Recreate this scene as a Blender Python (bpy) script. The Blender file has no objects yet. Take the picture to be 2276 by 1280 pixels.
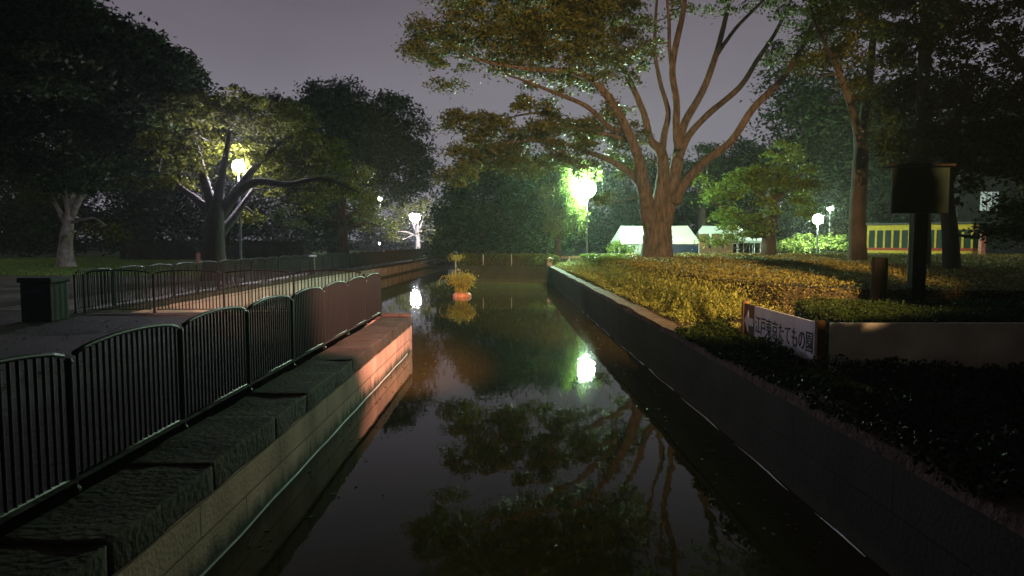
import bpy, bmesh, math, random
import numpy as np
from mathutils import Vector, Matrix, geometry, noise as mnoise
R = math.radians
random.seed(7); rng = np.random.default_rng(7)
scene = bpy.context.scene
C = scene.collection

# ---------------------------------------------------------------- camera
PITCH = R(4.0)
FPX = 1500.0
CAM = Vector((0, 0, 2.6))
cd = bpy.data.cameras.new('camera'); cam = bpy.data.objects.new('camera', cd); C.objects.link(cam)
cam.location = CAM; cam.rotation_euler = (R(90) - PITCH, 0, 0)
cd.sensor_width = 36; cd.lens = 36 * FPX / 2276; cd.clip_end = 1000; cd.clip_start = 0.1
scene.camera = cam
# ---------------------------------------------------------------- world: city-lit night sky
w = bpy.data.worlds.new('World'); scene.world = w; w.use_nodes = True
nt = w.node_tree; nt.nodes.clear()
out = nt.nodes.new('ShaderNodeOutputWorld'); bg = nt.nodes.new('ShaderNodeBackground')
tc = nt.nodes.new('ShaderNodeTexCoord'); sx = nt.nodes.new('ShaderNodeSeparateXYZ'); cr = nt.nodes.new('ShaderNodeValToRGB')
nt.links.new(tc.outputs['Generated'], sx.inputs[0]); nt.links.new(sx.outputs['Z'], cr.inputs[0])
e = cr.color_ramp.elements
e[0].position = 0.0; e[0].color = (0.225, 0.210, 0.245, 1)
e[1].position = 1.0; e[1].color = (0.004, 0.0035, 0.005, 1)
m = e.new(0.16); m.color = (0.215, 0.200, 0.235, 1)
m = e.new(0.30); m.color = (0.155, 0.137, 0.165, 1)
m = e.new(0.50); m.color = (0.040, 0.036, 0.042, 1)
cn = nt.nodes.new('ShaderNodeTexNoise'); cn.inputs['Scale'].default_value = 2.2; cn.inputs['Detail'].default_value = 4
cm = nt.nodes.new('ShaderNodeMapping'); cm.inputs['Scale'].default_value = (1, 1, 3); nt.links.new(tc.outputs['Generated'], cm.inputs[0]); nt.links.new(cm.outputs[0], cn.inputs[0])
cg = nt.nodes.new('ShaderNodeMapRange'); cg.inputs[1].default_value = .3; cg.inputs[2].default_value = .7; cg.inputs[3].default_value = .90; cg.inputs[4].default_value = 1.10; nt.links.new(cn.outputs[0], cg.inputs[0])
cx_ = nt.nodes.new('ShaderNodeVectorMath'); cx_.operation = 'SCALE'; nt.links.new(cr.outputs[0], cx_.inputs[0]); nt.links.new(cg.outputs[0], cx_.inputs['Scale'])
nt.links.new(cx_.outputs[0], bg.inputs[0]); bg.inputs[1].default_value = 1.0
nt.links.new(bg.outputs[0], out.inputs[0])
# ---------------------------------------------------------------- exposure / render
scene.view_settings.view_transform = 'Standard'; scene.view_settings.look = 'None'
scene.view_settings.exposure = 0; scene.view_settings.gamma = 1
scene.cycles.use_denoising = True
scene.cycles.max_bounces = 5; scene.cycles.diffuse_bounces = 2; scene.cycles.glossy_bounces = 3
scene.cycles.transmission_bounces = 2; scene.cycles.volume_bounces = 0; scene.cycles.transparent_max_bounces = 4
scene.cycles.sample_clamp_indirect = 2.0; scene.cycles.caustics_reflective = False; scene.cycles.caustics_refractive = False

def P(px, py, Y):
    """real-world point seen in photo direction (px,py), standing at forward distance Y"""
    x = (px - 1138) / FPX; yc = -(py - 640) / FPX
    d = Vector((x, math.cos(PITCH) + yc * math.sin(PITCH), yc * math.cos(PITCH) - math.sin(PITCH)))
    return CAM + d * (Y / d.y)
GL, GR = 0.84, 1.0
def gh(x, y=0):
    t = min(1, max(0, (x + 6) / 6)); t = t * t * (3 - 2 * t)
    return GL + (GR - GL) * t

# ---------------------------------------------------------------- materials
def mat(name, col, rough=0.8, metal=0.0, spec=0.3, var=0.25, scale=4.0, bump=0.0, bscale=20, col2=None, detail=6, stretch=None, bdist=.05):
    m = bpy.data.materials.new(name); m.use_nodes = True; n = m.node_tree; b = n.nodes['Principled BSDF']
    b.inputs['Roughness'].default_value = rough; b.inputs['Metallic'].default_value = metal
    b.inputs['Specular IOR Level'].default_value = spec
    t = n.nodes.new('ShaderNodeTexCoord'); z = n.nodes.new('ShaderNodeTexNoise'); z.inputs['Scale'].default_value = scale
    z.inputs['Detail'].default_value = detail
    src = t.outputs['Object']
    if stretch:
        mp = n.nodes.new('ShaderNodeMapping'); mp.inputs['Scale'].default_value = stretch
        n.links.new(src, mp.inputs[0]); src = mp.outputs[0]
    n.links.new(src, z.inputs['Vector'])
    r = n.nodes.new('ShaderNodeValToRGB'); r.color_ramp.elements[0].position = 0.3; r.color_ramp.elements[1].position = 0.72
    c2 = col2 or tuple(min(1, c * (1 + var)) for c in col); c1 = tuple(c * (1 - var) for c in col)
    r.color_ramp.elements[0].color = (*c1, 1); r.color_ramp.elements[1].color = (*c2, 1)
    n.links.new(z.outputs['Fac'], r.inputs[0]); n.links.new(r.outputs[0], b.inputs['Base Color'])
    if bump:
        z2 = n.nodes.new('ShaderNodeTexNoise'); z2.inputs['Scale'].default_value = bscale; z2.inputs['Detail'].default_value = 8
        n.links.new(src, z2.inputs['Vector'])
        bp = n.nodes.new('ShaderNodeBump'); bp.inputs['Strength'].default_value = bump; bp.inputs['Distance'].default_value = bdist
        n.links.new(z2.outputs['Fac'], bp.inputs['Height']); n.links.new(bp.outputs[0], b.inputs['Normal'])
    return m
def leafmat(name, col, var=0.45, trans=0.35, rough=0.5, warm=None):
    m = bpy.data.materials.new(name); m.use_nodes = True; n = m.node_tree; b = n.nodes['Principled BSDF']; o = n.nodes['Material Output']
    b.inputs['Roughness'].default_value = rough; b.inputs['Specular IOR Level'].default_value = 0.25 if max(col) > .07 else .06
    g = n.nodes.new('ShaderNodeNewGeometry'); r = n.nodes.new('ShaderNodeValToRGB')
    c2 = warm or (col[0] * (1 + var) * 1.1, col[1] * (1 + var), col[2])
    r.color_ramp.elements[0].color = (*[c * (1 - var) for c in col], 1); r.color_ramp.elements[1].color = (*c2, 1)
    n.links.new(g.outputs['Random Per Island'], r.inputs[0]); n.links.new(r.outputs[0], b.inputs['Base Color'])
    t = n.nodes.new('ShaderNodeBsdfTranslucent'); n.links.new(r.outputs[0], t.inputs[0])
    x = n.nodes.new('ShaderNodeMixShader'); x.inputs[0].default_value = trans
    n.links.new(b.outputs[0], x.inputs[1]); n.links.new(t.outputs[0], x.inputs[2]); n.links.new(x.outputs[0], o.inputs[0])
    return m
def emis(name, col, s):
    m = bpy.data.materials.new(name); m.use_nodes = True; n = m.node_tree; b = n.nodes['Principled BSDF']
    b.inputs['Base Color'].default_value = (*col, 1); b.inputs['Emission Color'].default_value = (*col, 1); b.inputs['Emission Strength'].default_value = s
    return m
M = {}
M['bark'] = mat('bark', (0.085, 0.064, 0.062), 0.92, bump=1.0, bscale=11, scale=3.5, var=0.6, stretch=(2, 2, .45), bdist=.16)
M['bark_dark'] = mat('bark_dark', (0.035, 0.027, 0.022), 0.9, bump=0.8, bscale=8, stretch=(2, 2, .6))
M['bark_pale'] = mat('bark_pale', (0.22, 0.19, 0.16), 0.9, bump=0.8, bscale=9, scale=3, var=.5)
M['leaf'] = leafmat('leaf_zelkova', (0.045, 0.075, 0.018), warm=(0.112, 0.108, 0.026), var=.5)
M['leaf_dark'] = leafmat('leaf_evergreen', (0.017, 0.030, 0.012), trans=0.2)
M['leaf_mid'] = leafmat('leaf_cherry', (0.058, 0.066, 0.012), var=.6, rough=.7)
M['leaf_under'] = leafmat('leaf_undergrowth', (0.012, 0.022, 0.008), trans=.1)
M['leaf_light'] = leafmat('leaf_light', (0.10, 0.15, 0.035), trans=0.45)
M['leaf_hedge'] = leafmat('leaf_azalea', (0.10, 0.10, 0.03), trans=0.2, warm=(0.21, 0.178, 0.052), rough=.6)
M['leaf_weed'] = leafmat('leaf_weed', (0.13, 0.165, 0.035), trans=0.35, warm=(0.27, 0.27, 0.07))
M['leaf_reed'] = leafmat('leaf_reed', (0.30, 0.25, 0.06), trans=0.35)
M['soil'] = mat('soil', (0.030, 0.022, 0.016), 0.95, bump=.5, bscale=6, scale=1.2, var=.45)
M['grass_base'] = mat('grass_base', (0.09, 0.14, 0.035), 0.95, bump=.6, bscale=14, scale=2.0, var=.5)
M['grass'] = leafmat('grass_blade', (0.11, 0.18, 0.035), trans=.3)
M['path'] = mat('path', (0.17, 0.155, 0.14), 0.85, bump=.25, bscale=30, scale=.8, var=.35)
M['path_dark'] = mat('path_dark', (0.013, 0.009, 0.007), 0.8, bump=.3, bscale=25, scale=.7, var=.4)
M['metal_dark'] = mat('metal_dark', (0.008, 0.007, 0.007), 0.5, metal=0.0, spec=0.22, var=.3, scale=12)
M['pole'] = mat('pole', (0.02, 0.02, 0.02), 0.55, spec=.25)
M['pole_pale'] = mat('pole_pale', (0.45, 0.47, 0.46), 0.4, spec=.5)
M['capstone'] = mat('capstone', (0.050, 0.034, 0.025), 0.9, bump=.45, bscale=16, scale=2.2, var=.6)
M['coping'] = mat('coping', (0.10, 0.065, 0.055), 0.85, bump=.9, bscale=14, scale=5, var=.5)
M['white'] = mat('white_cloth', (0.50, 0.54, 0.51), 0.7, var=.14, scale=1.2, bump=.5, bscale=2.5, bdist=.12)
M['board'] = mat('board_white', (0.75, 0.72, 0.80), 0.6, var=.16, scale=3, stretch=(1, 1, .3), bump=.1)
M['board_grey'] = mat('board_grey', (0.72, 0.69, 0.72), 0.6, var=.3, scale=1.6, bump=.15, bscale=6)
M['brown'] = mat('brown_wood', (0.15, 0.075, 0.045), 0.7, var=.3, scale=5, bump=.3, stretch=(3, 3, .5))
M['ink'] = mat('ink', (0.012, 0.012, 0.03), 0.6, var=.05)
M['blue'] = mat('blue_sheet', (0.012, 0.02, 0.05), 0.5, var=.25, scale=3, bump=.5, bscale=3)
M['greycloth'] = mat('grey_cloth', (0.30, 0.26, 0.28), 0.8, var=.5, scale=1.5, stretch=(2, 2, .1))
M['yellow'] = mat('yellow_paint', (0.62, 0.42, 0.05), 0.5, var=.2, scale=4)
M['red'] = mat('red_paint', (0.40, 0.05, 0.03), 0.5, var=.2, scale=4)
M['roofgrey'] = mat('roof_grey', (0.10, 0.10, 0.09), 0.6)
M['wall_dim'] = mat('dark_render', (0.025, 0.026, 0.025), 0.8)
M['glass'] = mat('pane_glass', (0.03, 0.055, 0.045), 0.12, spec=.8, var=.3, scale=.8)
M['signface'] = mat('sign_face', (0.0035, 0.0075, 0.0062), 0.7, spec=.1, var=.25, scale=1.2)
M['pot'] = mat('pot_pink', (0.50, 0.20, 0.16), 0.6, var=.3, scale=9, bump=.5)
M['plaster'] = mat('plaster', (0.5, 0.52, 0.5), 0.8, var=.1)
M['stone'] = mat('stone', (0.35, 0.32, 0.33), 0.8, var=.3, scale=8, bump=.5)

def wallmat(name, col, bw, bh, mort=0.012, dirt=0.35):
    m = mat(name, col, 0.85, var=dirt, scale=1.6, bump=0.0, stretch=(1, 1, .5)); n = m.node_tree; b = n.nodes['Principled BSDF']
    tc = n.nodes.new('ShaderNodeUVMap'); br = n.nodes.new('ShaderNodeTexBrick')
    br.inputs['Scale'].default_value = 1; br.inputs['Brick Width'].default_value = bw; br.inputs['Row Height'].default_value = bh
    br.inputs['Mortar Size'].default_value = mort; br.inputs['Mortar Smooth'].default_value = .3
    br.inputs['Color1'].default_value = (1, 1, 1, 1); br.inputs['Color2'].default_value = (.78, .78, .78, 1); br.inputs['Mortar'].default_value = (.45, .42, .4, 1)
    n.links.new(tc.outputs[0], br.inputs[0])
    src = b.inputs['Base Color'].links[0].from_socket
    mx = n.nodes.new('ShaderNodeMix'); mx.data_type = 'RGBA'; mx.blend_type = 'MULTIPLY'; mx.inputs[0].default_value = 1
    n.links.new(src, mx.inputs[6]); n.links.new(br.outputs[0], mx.inputs[7])
    # dark algae near the waterline and run-down stains
    sp = n.nodes.new('ShaderNodeSeparateXYZ'); n.links.new(tc.outputs[0], sp.inputs[0])
    nz = n.nodes.new('ShaderNodeTexNoise'); nz.inputs['Scale'].default_value = 3
    mp = n.nodes.new('ShaderNodeMapping'); mp.inputs['Scale'].default_value = (1.5, .15, 1); n.links.new(tc.outputs[0], mp.inputs[0]); n.links.new(mp.outputs[0], nz.inputs[0])
    ad = n.nodes.new('ShaderNodeMath'); ad.operation = 'MULTIPLY_ADD'; ad.inputs[1].default_value = .35; n.links.new(nz.outputs[0], ad.inputs[0])
    mu = n.nodes.new('ShaderNodeMath'); mu.operation = 'MULTIPLY'; mu.inputs[1].default_value = -1; n.links.new(sp.outputs['Y'], mu.inputs[0]); n.links.new(mu.outputs[0], ad.inputs[2])
    rp = n.nodes.new('ShaderNodeMapRange'); rp.inputs[1].default_value = -.02; rp.inputs[2].default_value = .14; n.links.new(ad.outputs[0], rp.inputs[0])
    m2 = n.nodes.new('ShaderNodeMix'); m2.data_type = 'RGBA'; n.links.new(rp.outputs[0], m2.inputs[0]); n.links.new(mx.outputs[2], m2.inputs[6]); m2.inputs[7].default_value = (.05, .05, .035, 1)
    n.links.new(m2.outputs[2], b.inputs['Base Color'])
    bp = n.nodes.new('ShaderNodeBump'); bp.inputs['Strength'].default_value = .5; bp.inputs['Distance'].default_value = .02
    n.links.new(br.outputs['Fac'], bp.inputs['Height']); bp.invert = True
    nb = n.nodes.new('ShaderNodeTexNoise'); nb.inputs['Scale'].default_value = 25; b2 = n.nodes.new('ShaderNodeBump'); b2.inputs['Strength'].default_value = .35; b2.inputs['Distance'].default_value = .02
    n.links.new(tc.outputs[0], nb.inputs[0]); n.links.new(nb.outputs[0], b2.inputs['Height']); n.links.new(bp.outputs[0], b2.inputs['Normal']); n.links.new(b2.outputs[0], b.inputs['Normal'])
    return m
M['wall_pink'] = wallmat('wall_pale', (0.62, 0.41, 0.31), 1.8, .28)
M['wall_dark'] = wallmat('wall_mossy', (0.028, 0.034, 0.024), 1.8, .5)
M['wall_far'] = wallmat('wall_far', (0.50, 0.36, 0.32), 2.4, .6)
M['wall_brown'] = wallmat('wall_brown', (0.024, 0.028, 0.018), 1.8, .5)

# ---------------------------------------------------------------- object helpers
def tag(o, label=None, cat=None, group=None, kind=None):
    if label: o['label'] = label
    if cat: o['category'] = cat
    if group: o['group'] = group
    if kind: o['kind'] = kind
    return o
def empty(name, loc, label, cat, group=None, rz=0):
    o = bpy.data.objects.new(name, None); C.objects.link(o); o.location = loc; o.rotation_euler.z = rz; o.empty_display_size = .2
    return tag(o, label, cat, group)
def link(name, me, m, parent=None, loc=None, smooth=False):
    o = bpy.data.objects.new(name, me); C.objects.link(o)
    if m is not None:
        if me.materials: me.materials[0] = m
        else: me.materials.append(m)
    if smooth:
        me.polygons.foreach_set('use_smooth', [True] * len(me.polygons))
    if parent is not None: o.parent = parent
    if loc is not None: o.location = loc
    return o
class MB:
    def __init__(s): s.v = []; s.f = []; s.uv = None
    def box(s, x0, x1, y0, y1, z0, z1):
        b = len(s.v)
        s.v += [(x0, y0, z0), (x1, y0, z0), (x1, y1, z0), (x0, y1, z0), (x0, y0, z1), (x1, y0, z1), (x1, y1, z1), (x0, y1, z1)]
        s.f += [tuple(b + i for i in q) for q in ((0, 3, 2, 1), (4, 5, 6, 7), (0, 1, 5, 4), (1, 2, 6, 5), (2, 3, 7, 6), (3, 0, 4, 7))]
        return s
    def poly(s, pts, f): b = len(s.v); s.v += [tuple(p) for p in pts]; s.f += [tuple(b + i for i in q) for q in f]; return s
    def tube(s, pts, rads, n=8, cap=True, jitter=0, square=False):
        pts = [Vector(p) for p in pts]; b = len(s.v); k = len(pts)
        if not hasattr(rads, '__len__'): rads = [rads] * k
        t0 = (pts[1] - pts[0]).normalized(); ref = Vector((0, 1, 0)) if abs(t0.z) > .7 else Vector((0, 0, 1))
        u = t0.cross(ref).normalized()
        for i in range(k):
            t = (pts[min(i + 1, k - 1)] - pts[max(i - 1, 0)]).normalized()
            u = (u - t * u.dot(t)).normalized(); v = t.cross(u)
            for j in range(n):
                a = 2 * math.pi * j / n; r = rads[i] * (1 + (random.uniform(-jitter, jitter) if jitter else 0))
                s.v.append(tuple(pts[i] + (u * math.cos(a) + v * math.sin(a)) * r))
        for i in range(k - 1):
            for j in range(n):
                s.f.append((b + i * n + j, b + i * n + (j + 1) % n, b + (i + 1) * n + (j + 1) % n, b + (i + 1) * n + j))
        if cap: s.f.append(tuple(b + j for j in range(n - 1, -1, -1))); s.f.append(tuple(b + (k - 1) * n + j for j in range(n)))
        return s
    def lathe(s, c, prof, n=16):
        b = len(s.v); k = len(prof)
        for r, z in prof:
            for j in range(n): a = 2 * math.pi * j / n; s.v.append((c[0] + r * math.cos(a), c[1] + r * math.sin(a), c[2] + z))
        for i in range(k - 1):
            for j in range(n): s.f.append((b + i * n + j, b + i * n + (j + 1) % n, b + (i + 1) * n + (j + 1) % n, b + (i + 1) * n + j))
        s.f.append(tuple(b + j for j in range(n - 1, -1, -1))); s.f.append(tuple(b + (k - 1) * n + j for j in range(n)))
        return s
    def build(s, name, m, parent=None, smooth=False, bevel=0):
        me = bpy.data.meshes.new(name); me.from_pydata([tuple(x) for x in s.v], [], s.f); me.update()
        o = link(name, me, m, parent, smooth=smooth)
        if bevel:
            md = o.modifiers.new('bevel', 'BEVEL'); md.width = bevel; md.segments = 2; md.limit_method = 'ANGLE'
        return o
def struct(o): o['kind'] = 'structure'; return o

def rough_block(x0, x1, y0, y1, z0, z1, amp=.03, seed=0, cuts=7):
    """a rough hewn stone"""
    bm = bmesh.new(); bmesh.ops.create_cube(bm, size=1)
    bmesh.ops.bevel(bm, geom=bm.edges[:], offset=.045, segments=2, affect='EDGES', profile=.6)
    bmesh.ops.subdivide_edges(bm, edges=[e for e in bm.edges if e.calc_length() > .3], cuts=cuts, use_grid_fill=True)
    cx, cy, cz = (x0 + x1) / 2, (y0 + y1) / 2, (z0 + z1) / 2
    for v in bm.verts:
        p = Vector((v.co.x * (x1 - x0), v.co.y * (y1 - y0), v.co.z * (z1 - z0)))
        q = p * 2.6 + Vector((seed * 7.1, seed * 3.3, 0))
        d = mnoise.noise_vector(q) * amp + mnoise.noise_vector(q * 3) * amp * .4
        v.co = p + d + Vector((cx, cy, cz))
    me = bpy.data.meshes.new('stone'); bm.to_mesh(me); bm.free()
    me.polygons.foreach_set('use_smooth', [True] * len(me.polygons))
    return me

# ---- leaves
def rand_dirs(n, up=0.0):
    d = rng.normal(size=(n, 3)); d[:, 2] += up * np.sign(d[:, 2] + 1e-9) * 1.2
    return d / np.linalg.norm(d, axis=1)[:, None]
def leaf_mesh(name, cen, size, up=0.5, aspect=.55, hang=0.0):
    n = len(cen); nr = rand_dirs(n, up)
    a = rng.normal(size=(n, 3)); a[:, 2] -= hang * 3
    a -= nr * np.sum(a * nr, axis=1)[:, None]; a /= np.linalg.norm(a, axis=1)[:, None] + 1e-9
    b = np.cross(nr, a); s = (size * rng.uniform(.65, 1.35, n))[:, None]
    V = np.empty((n, 4, 3)); V[:, 0] = cen - a * s * .5; V[:, 1] = cen + b * s * aspect * .5 - a * s * .05 + nr * s * .1
    V[:, 2] = cen + a * s * .5; V[:, 3] = cen - b * s * aspect * .5 - a * s * .05 + nr * s * .1
    me = bpy.data.meshes.new(name); me.vertices.add(n * 4); me.vertices.foreach_set('co', V.astype(np.float32).ravel())
    me.loops.add(n * 4); me.loops.foreach_set('vertex_index', np.arange(n * 4, dtype=np.int32))
    me.polygons.add(n); me.polygons.foreach_set('loop_start', np.arange(0, n * 4, 4, dtype=np.int32))
    me.polygons.foreach_set('loop_total', np.full(n, 4, dtype=np.int32)); me.update(calc_edges=True)
    return me
def clumps_in(blob, n):
    c, r = blob
    d = rand_dirs(n); rad = rng.uniform(.25, 1.0, n) ** .5
    return np.array(c)[None] + d * rad[:, None] * np.array(r)[None]
def BL(px, py, Y, rx, rz, depth=None, dens=1.0):
    k = Y / FPX
    return (tuple(P(px, py, Y)), (rx * k, depth if depth else rx * k * .9, rz * k), dens)
def smooth_line(pts, rads, sub=4):
    pts = [Vector(p) for p in pts]; o = []; ro = []
    for i in range(len(pts) - 1):
        p0 = pts[max(i - 1, 0)]; p1 = pts[i]; p2 = pts[i + 1]; p3 = pts[min(i + 2, len(pts) - 1)]
        for k in range(sub):
            t = k / sub
            o.append(.5 * ((2 * p1) + (p2 - p0) * t + (2 * p0 - 5 * p1 + 4 * p2 - p3) * t * t + (3 * p1 - p0 - 3 * p2 + p3) * t ** 3))
            ro.append(rads[i] * (1 - t) + rads[i + 1] * t)
    o.append(pts[-1]); ro.append(rads[-1]); return o, ro
DENS = 1.75
def tree(label, base, limbs, blobs, lm, bark, clump=(.75, .35), per=220, size=.17, spacing=1.1, twigs=True, kind='tree', group=None, hang=0, up=.5, cat='tree', flare=0, skip=0.0):
    """base: world xyz.  limbs: list of (points, radii) in world space.  blobs: foliage regions"""
    root = empty(kind, base, label, cat, group); bx = Vector(base)
    mb = MB(); samples = []
    for li, (pts, rads) in enumerate(limbs):
        o, ro = smooth_line(pts, rads)
        if li == 0 and flare: ro[0] *= 1 + flare; ro[1] *= 1 + flare * .35
        mb.tube([p - bx for p in o], ro, n=12 if ro[0] > .25 else 8, jitter=.05)
        samples += [(p, r) for p, r in zip(o, ro)]
    S = np.array([tuple(p) for p, r in samples]); SR = np.array([r for p, r in samples])
    cl = []
    for b in blobs:
        c, r, dens = b
        vol = 4.19 * r[0] * r[1] * r[2]; n = max(3, int(DENS * dens * vol / (spacing ** 3) * .8))
        cl.append(clumps_in((c, r), n))
    cl = np.concatenate(cl)
    if skip: cl = cl[rng.uniform(size=len(cl)) > skip]
    if twigs:
        order = rng.permutation(len(cl))
        cum = S.copy(); cumr = SR.copy()
        for i in order:
            c = cl[i]; d = np.linalg.norm(cum - c, axis=1) + (cum[:, 2] > c[2] + .5) * 2.0; j = int(np.argmin(d))
            if d[j] < .4: continue
            a = Vector(cum[j]); e_ = Vector(c); L = (e_ - a).length
            mid = (a + e_) / 2 + Vector((random.uniform(-.1, .1), random.uniform(-.1, .1), -.08 - .05 * random.random())) * L
            r0 = min(cumr[j] * .7, .02 + .018 * L)
            mb.tube([a - bx, mid - bx, e_ - bx], [r0, r0 * .7, .012], n=5, cap=False)
            cum = np.vstack([cum, np.array(mid)[None], c[None]]); cumr = np.append(cumr, [r0 * .7, r0 * .5])
    mb.build('trunk', bark, root, smooth=True)
    n = len(cl); tot = n * per; idx = np.repeat(np.arange(n), per)
    cs = clump[0] * rng.uniform(.6, 1.35, n)
    off = rng.normal(size=(tot, 3)) * .5
    cen = cl[idx] + off * np.stack([cs, cs, cs * clump[1] / clump[0]], 1)[idx]
    cen[:, 2] -= .25 * (off[:, 0] ** 2 + off[:, 1] ** 2) * cs[idx]
    cen = cen - np.array(bx)[None]
    link('crown', leaf_mesh('crown', cen, size * 1.12, up=up, hang=hang), lm, root)
    return root

# ================================================================ SETTING
def wallpoly(): pass
canal = [(3.0, -8), (2.95, 5), (2.62, 24), (2.3, 43), (-3.4, 43), (-4.4, 60), (-5.5, 85), (-7.5, 85), (-9.0, 48), (-10.2, 34), (-10.2, 15.9), (-2.42, 15.9), (-2.42, -8)]
# ground sheet with a hole for the canal (constrained triangulation)
hole = [(-3.04 if (p[0] == -2.42) else p[0], 16.3 if p[1] == 15.9 and p[0] == -2.42 else p[1]) for p in canal]; hole[10] = (-10.2, 16.3)
canal_, canal = canal, hole
pts = [Vector(p) for p in canal]; nc = len(pts); edges = [(i, (i + 1) % nc) for i in range(nc)]
def inside(x, y):
    c = False; j = nc - 1
    for i in range(nc):
        xi, yi = canal[i]; xj, yj = canal[j]
        if (yi > y) != (yj > y) and x < (xj - xi) * (y - yi) / (yj - yi) + xi: c = not c
        j = i
    return c
xs = sorted(set([-500, -300, -160, -80, -45] + [x for x in range(-30, 31, 3)] + [45, 80, 160, 300, 500]))
ys = sorted(set([-300, -100, -40, -20] + [y for y in range(-8, 96, 4)] + [110, 140, 200, 300, 500, 800]))
for x in xs:
    for y in ys:
        if not inside(x + .011, y + .013): pts.append(Vector((x + .011, y + .013)))
vo, eo, fo, *_ = geometry.delaunay_2d_cdt(pts, edges, [], 0, 1e-4)
gv = [(v.x, v.y, gh(v.x, v.y)) for v in vo]
gf = [f for f in fo if not inside(sum(vo[i].x for i in f) / len(f), sum(vo[i].y for i in f) / len(f))]
me = bpy.data.meshes.new('ground'); me.from_pydata(gv, [], gf); me.update()
struct(link('ground', me, M['soil']))
# water
wm = bpy.data.materials.new('canal_water'); wm.use_nodes = True; n = wm.node_tree; b = n.nodes['Principled BSDF']
b.inputs['Base Color'].default_value = (0.046, 0.038, 0.011, 1); b.inputs['Roughness'].default_value = .025; b.inputs['IOR'].default_value = 1.33
t = n.nodes.new('ShaderNodeTexCoord'); z = n.nodes.new('ShaderNodeTexNoise'); z.inputs['Scale'].default_value = 1.6; z.inputs['Detail'].default_value = 3
mp = n.nodes.new('ShaderNodeMapping'); mp.inputs['Scale'].default_value = (1.6, .8, 1); n.links.new(t.outputs['Object'], mp.inputs[0]); n.links.new(mp.outputs[0], z.inputs[0])
bp = n.nodes.new('ShaderNodeBump'); bp.inputs['Strength'].default_value = .09; bp.inputs['Distance'].default_value = .03
n.links.new(z.outputs[0], bp.inputs['Height']); n.links.new(bp.outputs[0], b.inputs['Normal'])
mb = MB(); mb.poly([(-11, -8, 0), (3.2, -8, 0), (3.2, 86, 0), (-11, 86, 0)], [(0, 1, 2, 3)]); struct(mb.build('water', wm))
# lawn, paths (sheets a few mm above the ground)
def sheet(name, poly, z, m):
    mb = MB(); mb.poly([(x, y, gh(x, y) + z) for x, y in poly], [tuple(range(len(poly)))]); return struct(mb.build(name, m))
sheet('lawn', [(-120, 34), (-13.5, 34), (-13.5, 120), (-120, 120)], .006, M['grass_base'])
sheet('path', [(-13.4, 17), (-10.55, 17), (-10.55, 33.5), (-13.4, 60)], .010, M['path'])
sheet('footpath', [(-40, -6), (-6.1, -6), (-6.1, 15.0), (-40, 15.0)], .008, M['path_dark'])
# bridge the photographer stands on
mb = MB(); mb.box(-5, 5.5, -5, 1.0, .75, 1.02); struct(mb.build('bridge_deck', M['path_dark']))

# canal walls
def wall(pts, top, label, m, thick=.3, coping=None, cop_w=.35, cop_h=.12, over=.03, bottom=-.6, side=1):
    """face along pts (canal on the left when side=1), thickness going away from the canal"""
    root = empty('canal_wall', (pts[0][0], pts[0][1], 0), label, 'wall'); ox, oy = pts[0]
    P2 = [Vector(p) for p in pts]; nrm = []
    for i in range(len(P2)):
        d = Vector((0, 0))
        if i > 0: d += (P2[i] - P2[i - 1]).normalized()
        if i < len(P2) - 1: d += (P2[i + 1] - P2[i]).normalized()
        d.normalize(); nrm.append(Vector((d.y, -d.x)) * side)
    def strip(name, a, bwid, z0, z1, m, rough=0, nseg=1):
        v = []; f = []; uv = []; L = 0; ring = 0
        dense = []
        for i in range(len(P2) - 1):
            k = max(1, int((P2[i + 1] - P2[i]).length / .5)) if rough else 1
            for j in range(k): t = j / k; dense.append((P2[i].lerp(P2[i + 1], t), nrm[i].lerp(nrm[i + 1], t)))
        dense.append((P2[-1], nrm[-1])); us = []
        for i, (p, nn) in enumerate(dense):
            if i: L += (p - dense[i - 1][0]).length
            us.append(L); q0 = p + nn * a; q1 = p + nn * (a + bwid)
            for q, zz in ((q0, z0), (q0, z1), (q1, z1), (q1, z0)):
                j = Vector((0, 0, 0))
                if rough: j = mnoise.noise_vector(Vector((q.x * 1.3, q.y * 1.3, zz * 5))) * rough
                v.append((q.x - ox + j.x, q.y - oy + j.y, zz + j.z))
        for i in range(len(dense) - 1):
            for j in range(4):
                a0 = i * 4 + j; a1 = i * 4 + (j + 1) % 4; b0 = a0 + 4; b1 = (i + 1) * 4 + (j + 1) % 4
                f.append((a0, a1, b1, b0)); hh = [z0, z1, z1 + bwid, z1 + bwid + .5, ]
                uv += [(us[i], v[a0][2]), (us[i], v[a1][2] if j != 1 else v[a1][2] + bwid), (us[i + 1], v[b1][2] if j != 1 else v[b1][2] + bwid), (us[i + 1], v[b0][2])]
        f.append((0, 1, 2, 3)); k = (len(dense) - 1) * 4; f.append((k + 3, k + 2, k + 1, k)); uv += [(0, 0), (0, 1), (.3, 1), (.3, 0)] * 2
        me = bpy.data.meshes.new(name); me.from_pydata(v, [], f); ul = me.uv_layers.new(name='UVMap')
        for i, c in enumerate(uv): ul.data[i].uv = c
        me.update(); return link(name, me, m, root)
    strip('wall_face', 0, thick, bottom, top - cop_h, m)
    if coping: strip('coping', -over, cop_w, top - cop_h + .002, top, coping, rough=.035)
    return root
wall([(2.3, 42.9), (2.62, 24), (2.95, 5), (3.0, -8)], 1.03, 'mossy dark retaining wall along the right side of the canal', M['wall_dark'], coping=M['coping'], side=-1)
nearw = wall([(-2.42, 15.9), (-2.42, -8)], .84, 'pale block retaining wall with rough capstones along the near left side of the canal', M['wall_pink'], thick=.6, side=1, cop_h=.2)
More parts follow.
